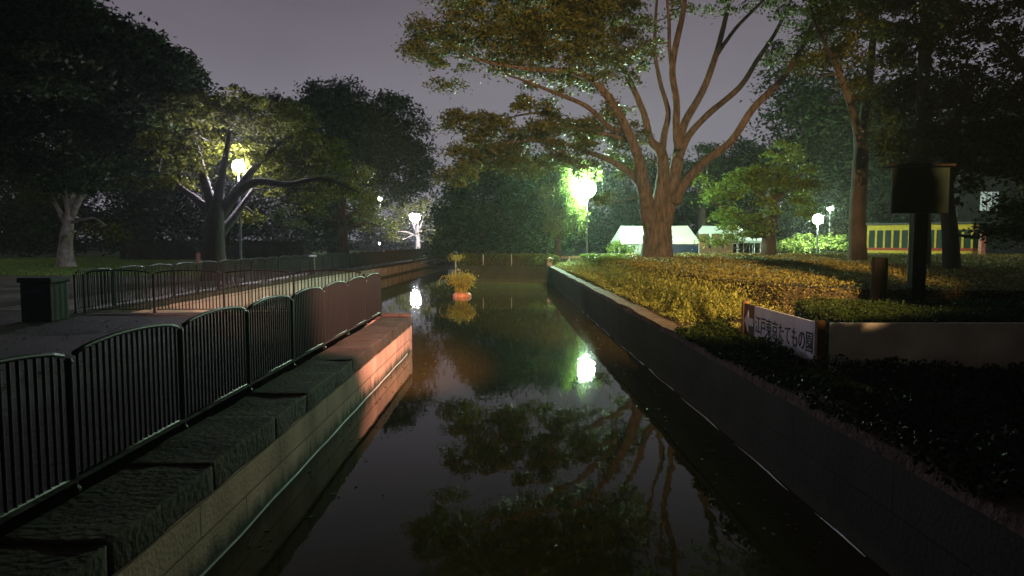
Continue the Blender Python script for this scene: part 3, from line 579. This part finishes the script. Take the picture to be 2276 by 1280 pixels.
for nm, x0, y0_, bl in (('unseen dense tree added over the photographer on the left bank to shade the foreground', -9.5, -2.0, [((-6, -1, 10.5), (5, 6, 2.2), 1), ((-1, -4, 11), (5, 5, 2.2), 1), ((-9, 2, 10), (4, 4, 2.4), 1)]),
                        ('unseen dense tree added over the right bank to shade the foreground', 10.5, 0.0, [((6.5, 0, 9.8), (4.5, 5, 2.2), 1), ((10.5, 4, 9.5), (4, 3.5, 2.4), 1), ((4, -5, 11), (4, 4, 2), 1), ((12, -3, 9.5), (4, 4, 2.4), 1)])):
    tree(nm, (x0, y0_, gh(x0)), [([Vector((x0, y0_, .6)), Vector((x0 + .1, y0_, 3)), Vector((x0, y0_, 6)), Vector((x0 * .9, y0_, 9.5))], [.42, .34, .3, .12])], bl, M['leaf_dark'], M['bark_dark'], clump=(.9, .45), per=60, size=.3, spacing=1.35, twigs=False)  # unseen canopies, added to keep sky light off the foreground
tree('unseen leafy screen added on the right bank to shade the boards and the slender trunk', (6.3, 2.1, GR), [([Vector((6.3, 2.1, .8)), Vector((6.25, 2.1, 3)), Vector((6.3, 2.1, 5.5))], [.09, .07, .03])],
     [((5.33, 2.0, 4.75), (.25, .16, .78), 12), ((7.15, 2.0, 6.5), (.9, .25, 2.2), 4), ((5.1, 2.0, 3.28), (1.6, .25, .5), 7)], M['leaf_dark'], M['bark_dark'], clump=(.13, .13), per=90, size=.11, spacing=.32, twigs=False)  # foliage placed to block the lamp beam from the boards and slender trunk
# dark backdrop wood on the right and a far ring of woodland
def woodland(name, label, spec, lm, size=.6, per=60):
    cl = []
    for (cx, cy, cz, rx, ry, rz, n) in spec: cl.append(clumps_in(((cx, cy, cz), (rx, ry, rz)), n))
    cl = np.concatenate(cl); idx = np.repeat(np.arange(len(cl)), per)
    cen = cl[idx] + rng.normal(size=(len(idx), 3)) * np.array([1.0, 1.0, .6])
    return tag(link(name, leaf_mesh(name, cen, size), lm), label, 'woodland', kind='stuff')
sp = []
for i in range(64):
    a = -1.15 + 2.3 * i / 63; r = random.uniform(118, 140); h = random.uniform(7.5, 11) ; x = r * math.sin(a) * 1.2; yv = r * math.cos(a) * .9 + 20
    sp.append((x, yv, h * .5, 5.5, 4, h * .5, 26))
woodland('woodland', 'far dark band of woods closing the horizon all round', sp, M['leaf_dark'], .7, 60)
sp = []
for i in range(26):
    x = 26 + i * 1.5 + random.uniform(-1, 1); yv = 62 + random.uniform(-4, 6); h = random.uniform(14, 21)
    sp.append((x, yv, h * .55, 3, 3, h * .5, 60))
woodland('woodland', 'dark high wood behind the yellow shelter on the right', sp, M['leaf_dark'], .45, 70)
sp = []
for (x0, x1, y0_, y1, h0, h1, k_) in ((-20, 20, -22, -13, 9, 13, 26), (-17, -9.5, -10, 4.5, 8, 12, 14), (11, 18, -10, 6, 8, 12, 14)):
    for i in range(k_):
        h = random.uniform(h0, h1); sp.append((random.uniform(x0, x1), random.uniform(y0_, y1), h * .5, 2.6, 2.6, h * .5, 26))
woodland('woodland', 'unseen dark trees added round the bridge behind the photographer to block sky light', sp, M['leaf_dark'], .6, 40)  # unseen mass, put in to cut the sky light from behind and beside
sp = []
for i in range(30):
    x = -84 + i * 2.2; yv = 72 + random.uniform(-5, 6); h = random.uniform(10, 16)
    sp.append((x, yv, h * .55, 3, 3, h * .48, 44))
woodland('woodland', 'dark wood behind the left lawn', sp, M['leaf_dark'], .45, 60)

# ================================================================ HEDGES, SHRUBS, WEEDS
def in_poly(px, py, poly):
    c = np.zeros(len(px), bool); n = len(poly); j = n - 1
    for i in range(n):
        xi, yi = poly[i]; xj, yj = poly[j]
        k = ((yi > py) != (yj > py)) & (px < (xj - xi) * (py - yi) / (yj - yi + 1e-12) + xi); c ^= k; j = i
    return c
def fbm(x, y, s=1.0):
    return np.array([mnoise.fractal(Vector((a * s, b * s, 3.1)), 1.0, 2.0, 4) for a, b in zip(x, y)])
def hedge(label, poly, h, n, size, lm, zb=GR, fn=None, name='hedge', inset=.12, bumps=.07):
    cx = sum(p[0] for p in poly) / len(poly); cy = sum(p[1] for p in poly) / len(poly)
    root = empty(name, (cx, cy, zb), label, name.replace('_', ' '))
    # inner twig mass
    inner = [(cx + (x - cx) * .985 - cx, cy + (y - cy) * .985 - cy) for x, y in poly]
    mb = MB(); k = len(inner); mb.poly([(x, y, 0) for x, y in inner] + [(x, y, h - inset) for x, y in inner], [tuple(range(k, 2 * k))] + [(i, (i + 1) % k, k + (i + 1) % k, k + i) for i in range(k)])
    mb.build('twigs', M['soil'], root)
    xs_, ys_ = [p[0] for p in poly], [p[1] for p in poly]
    # density falls with distance from the camera so near leaves stay fine
    u = rng.uniform(size=n * 4); yv = min(ys_) + (max(ys_) - min(ys_)) * u ** 1.7; xv = rng.uniform(min(xs_), max(xs_), n * 4)
    k = in_poly(xv, yv, poly) & (np.abs(xv) < yv * .82 + 1.5); xv = xv[k][:n]; yv = yv[k][:n]
    cell = fbm(xv, yv, .9) + .5 * fbm(xv, yv, 3.1)
    zt = h + bumps * cell + rng.normal(size=len(xv)) * .02 - np.abs(rng.normal(size=len(xv))) * .05
    C1 = np.stack([xv - cx, yv - cy, zt], 1)
    # sides
    per = []; m_ = n // 2; seg = [(poly[i], poly[(i + 1) % len(poly)]) for i in range(len(poly))]
    ln = np.array([math.hypot(b[0] - a[0], b[1] - a[1]) / max(8, min(a[1], b[1])) for a, b in seg]); ch = rng.choice(len(seg), size=m_, p=ln / ln.sum()); t = rng.uniform(size=m_)
    A = np.array([s[0] for s in seg])[ch]; B = np.array([s[1] for s in seg])[ch]; q = A + (B - A) * t[:, None]
    zz = rng.uniform(.02, h, m_) ; wob = .12 * fbm(q[:, 0] * 1.0, q[:, 1] + zz * 2, 1.5)
    dirn = q - np.array([[cx, cy]]); dirn /= np.linalg.norm(dirn, axis=1)[:, None]
    q = q + dirn * (wob + rng.normal(size=m_) * .05)[:, None]; C2 = np.stack([q[:, 0] - cx, q[:, 1] - cy, zz], 1)
    cen = np.concatenate([C1, C2]); sz = size * np.clip((cen[:, 1] + cy) / 16, .8, 2.2)
    link('foliage', leaf_mesh('foliage', cen, 1.0, up=.35) if False else leaf_mesh('foliage', cen, sz, up=.3, aspect=.65), lm, root)
    return root
hedge('wide clipped azalea hedge glowing orange brown under the great tree', [(4.6, 28), (4.5, 25), (5.1, 17.2), (5.8, 14.4), (7.2, 13.4), (12, 12.8), (27, 15), (32, 46), (8, 46), (5.2, 36)], .74, 90000, .055, M['leaf_hedge'])
hedge('small bright green box hedge at the corner near the greenish lamp', [(4.0, 30), (5.3, 30), (6.8, 41), (4.2, 41.5)], .78, 16000, .05, M['leaf_light'])
hedge('low hedge over the brown wall at the far end of the canal', [(-3.3, 43.3), (2.2, 43.3), (2.2, 45.2), (-3.5, 45.2)], .68, 16000, .06, M['leaf_mid'])
hedge('long dark clipped hedge across the back of the left lawn', [(-36, 62), (-19, 62), (-19, 64), (-36, 64)], 1.7, 16000, .07, M['leaf_dark'], zb=GL)
hedge('dark low hedge behind the grey board in the right foreground', [(4.7, 9.2), (11, 9.0), (14, 11.6), (6.5, 12.2), (5.0, 12.0)], .55, 22000, .05, M['leaf_dark'])
# rhododendron lit by the white lamp
def shrub(label, px, py, Y, blobs, lm, per=110, size=.16):
    b = P(px, py, Y); g_ = gh(b.x)
    return tree(label, (b.x, b.y, g_), [([Vector((b.x, b.y, g_ - .1)), Vector((b.x, b.y, g_ + .8)), Vector((b.x + .1, b.y, g_ + 1.4))], [.06, .05, .03])], blobs, lm, M['bark_dark'], clump=(.35, .22), per=per, size=size, spacing=.6, kind='shrub', cat='shrub', twigs=True)
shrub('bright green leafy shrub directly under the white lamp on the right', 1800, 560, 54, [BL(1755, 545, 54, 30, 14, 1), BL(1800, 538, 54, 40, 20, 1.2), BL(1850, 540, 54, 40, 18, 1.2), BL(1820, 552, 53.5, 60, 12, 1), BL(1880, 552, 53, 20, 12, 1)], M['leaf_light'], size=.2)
shrub('small bush at the left end of the white tent', 1385, 562, 49, [BL(1375, 548, 49, 25, 12, .8), BL(1400, 553, 49, 30, 9, .8)], M['leaf_light'], size=.15)
shrub('low leafy bush hanging at the far right corner of the canal wall', 1215, 600, 42.5, [BL(1205, 585, 42.6, 22, 14, .5), BL(1225, 578, 42.8, 18, 9, .5)], M['leaf_mid'], size=.12)
# weeds on the right bank
n = 60000
u = rng.uniform(size=n); yv = 6.5 + 35 * u ** 1.6; t = rng.uniform(size=n)
xl = 2.95 - .0171 * (yv - 5) + .32; xr = np.where(yv < 12, 3.75 + (yv > 9) * .0, np.where(yv < 25, 5.2 - (yv - 14) * .06, 4.3)); xr = np.where(yv > 11.2, xr, 3.7)
xv = xl + (xr - xl) * t
hh = .30 + .22 * fbm(xv, yv, .8) + .12 * fbm(xv, yv, 3.0); hh = np.clip(hh, .06, .8) * np.clip(.45 + t * 1.2, .4, 1.0) * np.where(yv < 12.5, .3, 1)
zz = GR + hh * rng.uniform(.1, 1, n) ** .5
tag(link('weeds', leaf_mesh('weeds', np.stack([xv, yv, zz], 1), .05 * np.clip(yv / 16, .7, 2.0), up=.1, aspect=.45), M['leaf_weed']), 'tangle of yellowish weeds spilling over the right canal wall', 'weeds', kind='stuff')
n = 5200; u = rng.uniform(size=n); yv = 13 + 27 * u ** 1.5; xv = 3.3 + rng.uniform(0, 1.4, n); hs = rng.uniform(.2, .75, n)
k = np.repeat(np.arange(n), 4); tt = np.tile(np.linspace(.35, 1, 4), n)
cen = np.stack([xv[k] + rng.normal(size=len(k)) * .04, yv[k] + rng.normal(size=len(k)) * .04, GR + hs[k] * tt], 1)
tag(link('weeds', leaf_mesh('weeds', cen, .07, up=0, aspect=.3, hang=-.8), M['leaf_weed']), 'taller seed stalks standing out of the weeds on the right bank', 'weeds', kind='stuff')
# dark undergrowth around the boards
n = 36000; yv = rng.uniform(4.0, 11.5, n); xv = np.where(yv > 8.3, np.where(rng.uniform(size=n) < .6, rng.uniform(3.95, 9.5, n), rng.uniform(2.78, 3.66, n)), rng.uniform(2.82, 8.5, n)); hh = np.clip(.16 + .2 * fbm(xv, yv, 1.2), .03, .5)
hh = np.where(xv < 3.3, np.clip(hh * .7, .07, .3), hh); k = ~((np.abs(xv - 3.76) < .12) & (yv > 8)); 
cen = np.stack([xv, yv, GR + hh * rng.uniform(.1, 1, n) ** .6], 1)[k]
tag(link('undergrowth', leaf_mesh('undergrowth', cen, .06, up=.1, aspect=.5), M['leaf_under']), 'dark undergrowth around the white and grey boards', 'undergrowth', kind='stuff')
# lawn grass
n = 60000; yv = 34 + 40 * rng.uniform(size=n) ** 1.5; xv = -13.6 - rng.uniform(size=n) * 36; k = np.abs(xv) < yv * .85; xv, yv = xv[k], yv[k]
tag(link('grass', leaf_mesh('grass', np.stack([xv, yv, np.full(len(xv), GL + .03)], 1), .12, up=-.2, aspect=.3, hang=-1), M['grass']), 'short mown grass of the left lawn', 'grass', kind='stuff')
# fallen leaves / litter on the dark path
n = 1500; yv = rng.uniform(3, 15, n); xv = -3.3 - rng.uniform(size=n) * 9
tag(link('fallen_leaves', leaf_mesh('fallen_leaves', np.stack([xv, yv, np.full(n, GL + .02)], 1), .07, up=3), M['leaf_hedge']), 'fallen leaves scattered on the dark left footpath', 'leaves', kind='stuff')

# ================================================================ WATER PLANT
wp = P(1027, 660, 31.5)
pl = empty('potted_reeds', (wp.x, wp.y, 0), 'orange lit clump of reeds in a pinkish pot standing in the canal', 'water plant')
mb = MB(); mb.lathe((0, 0, 0), [(.34, -.3), (.42, -.05), (.44, .08), (.36, .17), (.30, .19), (.28, .14)], n=20); mb.build('pot', M['pot'], pl, smooth=True)
mb = MB(); tips = []
for i in range(34):
    a = random.uniform(0, 6.28); r0 = random.uniform(.02, .24); le = random.uniform(.45, .95); sp_ = random.uniform(.05, .38)
    b0_ = Vector((r0 * math.cos(a), r0 * math.sin(a), .14)); tp = b0_ + Vector((math.cos(a) * sp_, math.sin(a) * sp_, le))
    mid = (b0_ + tp) / 2 + Vector((0, 0, .06)); mb.tube([b0_, mid, tp], [.016, .013, .006], n=5, cap=False); tips.append(tp)
mb.tube([(-.25, 0, .2), (-.38, 0, .75), (-.62, 0, .98), (-.92, 0, .95), (-1.08, 0, .72), (-1.02, 0, .5)], [.018, .018, .016, .014, .012, .006], n=6)
mb.build('stems', M['leaf_reed'], pl)
tp = np.array([tuple(t_) for t_ in tips]); k = np.repeat(np.arange(len(tp)), 34)
cen = tp[k] + rng.normal(size=(len(k), 3)) * np.array([.13, .13, .11]) - np.array([0, 0, .08])
link('leaves', leaf_mesh('leaves', cen, .13, up=0, aspect=.3, hang=.4), M['leaf_reed'], pl)
# slender plant stalk with tuft by the far corner
sp0 = P(1006, 612, 40)
s_ = empty('stake', (-3.5, 41.8, 0), 'pale stake topped with a leafy tuft beside the far left corner of the canal', 'stake')
mb = MB(); mb.tube([(0, 0, -.3), (.01, 0, 1.35)], .035, n=6); mb.build('pole', M['stone'], s_)
cen = rng.normal(size=(260, 3)) * np.array([.26, .2, .11]) + np.array([.1, 0, 1.55]); link('leaves', leaf_mesh('leaves', cen, .14, up=0, aspect=.35), M['leaf_reed'], s_)
for (px, lb) in ((1074, 'thin pale stake in the low hedge at the canal end, left one'), (1137, 'thin pale stake in the low hedge at the canal end, right one')):
    q = P(px, 600, 43.2); mb = MB(); mb.tube([(0, 0, 0), (0, 0, .75)], .025, n=6); o = mb.build('stake', M['stone']); o.location = (q.x, 43.15, 1.0); tag(o, lb, 'stake', 'stakes in the end hedge')
# stone post at the far right corner
mb = MB(); mb.box(-.16, .16, -.16, .16, -.02, .42); mb.lathe((0, 0, .42), [(.24, 0), (.25, .06), (.2, .12), (.1, .15)], n=10); o = mb.build('stone_post', M['stone'], bevel=.02); o.location = (2.38, 42.6, 1.0); tag(o, 'short grey stone post on the far right corner of the canal', 'post')
# timber rail near the green hedge
tr = empty('timber_rail', (2.7, 47, GR), 'low brown timber rail behind the bright green hedge', 'rail')
mb = MB(); mb.box(0, 2.3, -.06, .06, .35, .55); mb.build('rail', M['brown'], tr, bevel=.01)
for x in (.1, 2.15):
    mb = MB(); mb.box(x, x + .12, -.055, .055, 0, .348); mb.build('post', M['brown'], tr)
# pillar on far left railing
q = P(700, 600, 34.8)
pr_ = empty('pillar', (-10.45, 35.3, GL), 'narrow reddish pillar with a cap standing in the far left railing', 'pillar')
mb = MB(); mb.box(-.13, .13, -.13, .13, -.02, .92); mb.build('shaft', M['wall_far'], pr_, bevel=.01)
mb = MB(); mb.box(-.19, .19, -.19, .19, .922, 1.02); mb.build('cap', M['stone'], pr_, bevel=.02)

# ================================================================ DARK BIN AT THE RAILING CORNER
M['bin'] = mat('bin_black', (.008, .008, .008), .7, spec=.2)
bn = empty('litter_bin', (-10.35, 14.9, GL), 'squat black box-shaped bin at the left end of the cross railing', 'bin')
mb = MB(); mb.box(-.33, .33, -.3, .3, .0, .84); mb.build('body', M['bin'], bn, bevel=.02)
mb = MB(); mb.box(-.37, .37, -.34, .34, .845, .96); mb.build('lid', M['bin'], bn, bevel=.025)
mb = MB(); mb.box(-.2, .2, -.312, -.302, .62, .74); mb.build('slot', M['ink'], bn)

# ================================================================ SIGN BOARD WITH WRITING, GREY BOARD
BX = 3.74
sb = empty('direction_board', (BX, 8.2, GR), 'long white direction board with dark Japanese lettering and a white arrow', 'sign')
y0, y1 = 8.28, 10.35
mb = MB(); mb.box(0, .03, y0 - 8.2, y1 - 8.2, .02, .60); mb.build('board', M['board'], sb, bevel=.004)
mb = MB(); mb.box(-.002, .032, y1 + .004 - 8.2, y1 + .47 - 8.2, .02, .60); mb.build('arrow_panel', M['brown'], sb, bevel=.004)
# arrow: left pointing (towards larger y), thin 3d plate
ax = -.006; yc_ = y1 + .24 - 8.2
def plate(pts, t=.004):
    n_ = len(pts); mb = MB(); mb.poly([(-t - .002, y, z) for y, z in pts] + [(-.0025, y, z) for y, z in pts], [tuple(range(n_)), tuple(range(2 * n_ - 1, n_ - 1, -1))] + [(i, n_ + i, n_ + (i + 1) % n_, (i + 1) % n_) for i in range(n_)])
    return mb
plate([(yc_ + .20, .33), (yc_ + .02, .50), (yc_ + .02, .39), (yc_ - .2, .39), (yc_ - .2, .27), (yc_ + .02, .27), (yc_ + .02, .16)]).build('arrow', M['board'], sb)
cu = bpy.data.curves.new('lettering', 'FONT'); cu.body = '江戸東京たてもの園'; cu.size = .262; cu.extrude = .002; cu.offset = .0012; cu.align_x = 'LEFT'; cu.space_character = 1.0
to = bpy.data.objects.new('tmp', cu); C.objects.link(to); bpy.context.view_layer.update()
tm = bpy.data.meshes.new_from_object(to.evaluated_get(bpy.context.evaluated_depsgraph_get())); C.objects.unlink(to); bpy.data.objects.remove(to)
co = np.empty(len(tm.vertices) * 3); tm.vertices.foreach_get('co', co); co = co.reshape(-1, 3); wdt = co[:, 0].max() - co[:, 0].min(); co[:, 0] -= co[:, 0].min()
sc_ = 1.98 / wdt
nv = np.stack([-.005 + co[:, 2] * -1, (y1 - .05 - 8.2) - co[:, 0] * sc_, .22 + co[:, 1] * 1.12], 1)
tm.vertices.foreach_set('co', nv.ravel()); tm.update(); link('lettering', tm, M['ink'], sb)
for yy in (8.2, 10.85):
    mb = MB(); mb.box(-.02, .08, yy - 8.2 - .035, yy - 8.2 + .035, -.02, .63); mb.build('post', M['brown'], sb, bevel=.005)
gb = empty('hoarding', (3.86, 8.2, GR), 'plain weathered grey board running right from the lettered board', 'hoarding')
for i in range(4):
    mb = MB(); mb.box(.03 + i * 1.8, .03 + i * 1.8 + 1.795, -.02, .02, .0, .60); mb.build('panel', M['board_grey'], gb, bevel=.004)
# tall sign on post, bollard post
tp_ = P(2040, 720, 13); M['dark_post'] = mat('darkened_wood', (0.006, 0.0045, 0.004), 0.85, spec=.1, bump=.6, bscale=8, stretch=(3, 3, .4), var=.5)  # wood colour taken near black to keep the posts dark under the lamp
ts = empty('sign_board', (7.8, 13.0, GR), 'large dark blank-looking sign board on a thick post in the shade', 'sign')
mb = MB(); mb.box(-.13, .13, -.10, .10, -.02, 2.2); mb.build('post', M['dark_post'], ts, bevel=.02)
mb = MB(); mb.box(-.62, .46, -.16, -.11, 2.12, 2.98); mb.build('board', M['signface'], ts, bevel=.008)
mb = MB(); mb.box(-.70, .54, -.2, .1, 3.0, 3.05); mb.build('roof', M['dark_post'], ts, bevel=.01)
mb = MB(); mb.lathe((0, 0, 0), [(.15, -.05), (.145, 1.24), (.13, 1.28)], n=14); o = mb.build('wooden_post', M['dark_post'], smooth=False); o.location = (7.08, 13.0, GR); tag(o, 'stout dark round post left of the tall sign board', 'post')

# ================================================================ TENTS AND BOARDS
def tent(label, x0, x1, Y, dep, ze, zr, hip=0.5, group='white event tents', legs=True):
    root = empty('event_tent', ((x0 + x1) / 2, Y, GR), label, 'tent', group); w2 = (x1 - x0) / 2; e_ = ze - GR; r_ = zr - GR
    mb = MB(); n_ = 9; v = []
    for i in range(n_):
        s = i / (n_ - 1); 
        for k, (yy, zz) in enumerate(((-dep / 2, e_), (-dep / 4, e_ + (r_ - e_) * .46), (0, r_), (dep / 4, e_ + (r_ - e_) * .46), (dep / 2, e_))):
            xx = -w2 + 2 * w2 * s; inset = hip * (zz - e_) / (r_ - e_); xx = max(-w2 + inset, min(w2 - inset, xx)); v.append((xx, yy, zz - .03 * math.sin(math.pi * s) * (k == 2)))
    f = [(i * 5 + k, (i + 1) * 5 + k, (i + 1) * 5 + k + 1, i * 5 + k + 1) for i in range(n_ - 1) for k in range(4)]
    f += [(0, 1, 2, 3, 4), tuple((n_ - 1) * 5 + k for k in (4, 3, 2, 1, 0))]
    mb.poly(v, f); mb.build('roof', M['white'], root)
    mb = MB(); mb.box(-w2, w2, -dep / 2 - .012, -dep / 2 - .002, e_ - .16, e_ + .02); mb.box(-w2 - .012, -w2 - .002, -dep / 2, dep / 2, e_ - .16, e_ + .01); mb.build('valance', M['white'], root)
    for sx_ in (-1, 0, 1):
        for sy in (-1, 1):
            mb = MB(); mb.tube([(sx_ * (w2 - .08), sy * (dep / 2 - .06), 0), (sx_ * (w2 - .08), sy * (dep / 2 - .06), e_)], .03, n=6); mb.build('leg', M['pole_pale'], root)
    return root, w2, dep, e_
t1, w2, dp, e_ = tent('long white gabled tent behind the great trunk', 8.0, 14.25, 53, 3.6, 2.52, 3.78)
mb = MB(); 
for i in range(12):
    xx = -w2 + .1 + i * .24; mb.box(xx, xx + .23, -dp / 2 + .12 + .03 * (i % 2), -dp / 2 + .14 + .03 * (i % 2), .05, e_ - .17)
mb.build('side_curtain', M['greycloth'], t1)
mb = MB(); mb.box(.3, w2 - .1, -dp / 2 + .12, -dp / 2 + .14, .3, e_ - .17); mb.build('blue_sheet', M['blue'], t1)
tent('second white gabled tent right of the great trunk, mostly behind brown boards', 14.4, 18.3, 53, 3.6, 2.55, 3.78)
tent('small flat white canopy at the right end of the tents', 17.2, 19.0, 51, 1.2, 2.6, 2.8, hip=.1)
bp_ = empty('board_fence', (14.0, 50, GR), 'brown timber boards with two notches standing before the second tent', 'fence')
for i, (a, b_) in enumerate(((-.15, .55), (.75, 1.5), (1.7, 2.35))):
    mb = MB(); mb.box(a, b_, -.04, .04, 1.05, 2.12); mb.build('panel', M['brown'], bp_, bevel=.01)
mb = MB(); mb.box(-.15, 2.35, -.036, .036, 0, 1.048); mb.build('panel', M['brown'], bp_, bevel=.01)
for sx2 in (.1, 1.1, 2.1):
    mb = MB(); mb.box(sx2, sx2 + .1, .042, .12, 0, 2.0); mb.build('post', M['brown'], bp_)

# ================================================================ YELLOW SHELTER
ya, yb = P(1926, 552, 47), P(2162, 552, 43); dd = Vector((yb.x - ya.x, yb.y - ya.y)); LN = dd.length
ysh = empty('yellow_shelter', (ya.x, ya.y, GR), 'long yellow framed shelter with tall panes and a red base band', 'shelter', rz=math.atan2(dd.y, dd.x))
mb = MB(); mb.box(0, LN, 0, 2.6, 0, .95); mb.build('base', M['yellow'], ysh)
mb = MB(); mb.box(-.04, LN + .04, -.03, 2.63, .952, 1.12); mb.build('band', M['red'], ysh)
mb = MB(); mb.box(0, LN, 0, 2.6, 2.32, 2.68); mb.build('frieze', M['yellow'], ysh)
mb = MB(); mb.box(-.15, LN + .15, -.2, 2.8, 2.682, 2.8); mb.build('roof', M['roofgrey'], ysh, bevel=.03)
nb = 12
for i in range(nb + 1):
    x = i * (LN - .12) / nb; mb = MB(); mb.box(x, x + .12, -.004, .1, 1.122, 2.318); mb.build('mullion', M['yellow'], ysh)
for i in range(nb):
    x = i * (LN - .12) / nb; mb = MB(); mb.box(x + .122, x + (LN - .12) / nb - .002, .04, .06, 1.122, 2.318); mb.build('pane', M['glass'], ysh)
mb = MB(); mb.box(0, LN, 2.5, 2.6, 1.122, 2.318); mb.build('rear_wall', M['glass'], ysh)
q = P(2182, 552, 42); mb = MB(); mb.box(-.14, .14, -.14, .14, 0, 2.2); o = mb.build('pink_post', M['pot'], bevel=.02); o.location = (q.x, q.y, GR); tag(o, 'pinkish upright post right of the yellow shelter', 'post')
# pale lit building seen through leaves
q = P(2200, 447, 58); kb = empty('building', (q.x, q.y, GR), 'pale building wall with a lit window seen through the leaves at the right', 'building')
mb = MB(); mb.box(-2.6, 3.4, .1, 5, 0, 7.4); mb.build('wall', M['wall_dim'], kb)
mb = MB(); mb.box(-.75, .75, .04, .09, q.z - GR - .8, q.z - GR + .8); mb.build('window', emis('lit_window', (.55, .62, .6), .28), kb)
for x in (-.27, .22):
    mb = MB(); mb.box(x, x + .05, .0, .038, q.z - GR - .8, q.z - GR + .8); mb.build('window_bar', M['roofgrey'], kb)
mb = MB(); mb.box(-2.9, 3.7, -.3, 5.3, 7.402, 7.6); mb.build('roof', M['roofgrey'], kb)
# little reddish marker post on lawn
q = P(441, 575, 52); mb = MB(); mb.lathe((0, 0, 0), [(.16, 0), (.16, .75), (.12, .85), (.02, .88)], n=10); o = mb.build('marker_post', M['pot']); o.location = (q.x, q.y, GL); tag(o, 'small reddish marker post left of the dark cherry trunk', 'post')
# bench beyond the cherry
bq = P(590, 582, 50); be = empty('park_bench', (bq.x, bq.y, GL), 'low park bench right of the violet lamp pole', 'bench')
mb = MB(); mb.box(-1, 1, -.2, .2, .4, .46); mb.build('seat', M['stone'], be)
for x in (-.8, .7):
    mb = MB(); mb.box(x, x + .12, -.16, .16, 0, .398); mb.build('leg', M['stone'], be)

# ================================================================ HAZE (thin damp night air)
mb = MB(); mb.box(-160, 160, -12, 175, -2, 34); hz = mb.build('haze', None); hz['kind'] = 'stuff'; hz['label'] = 'thin damp night haze over the whole park'
hm = bpy.data.materials.new('haze'); hm.use_nodes = True; n = hm.node_tree; n.nodes.clear()
o = n.nodes.new('ShaderNodeOutputMaterial'); v = n.nodes.new('ShaderNodeVolumePrincipled'); v.inputs['Color'].default_value = (.85, .9, .88, 1); v.inputs['Density'].default_value = .0005; v.inputs['Anisotropy'].default_value = .55
n.links.new(v.outputs[0], o.inputs['Volume']); hz.data.materials.append(hm)

# floating leaves and scum on the water
n = 380; yv = 5.5 + rng.uniform(size=n) ** 1.3 * 32; sd = rng.uniform(size=n); xv = np.where(sd < .45, -2.35 + np.abs(rng.normal(size=n)) * .35, np.where(sd < .9, 2.75 - .017 * (yv - 5) - np.abs(rng.normal(size=n)) * .4, rng.uniform(-2, 2.3, n)))
tag(link('floating_leaves', leaf_mesh('floating_leaves', np.stack([xv, yv, np.full(n, .012)], 1), .055, up=8), M['leaf_hedge']), 'small leaves floating along the edges of the canal water', 'leaves', kind='stuff')
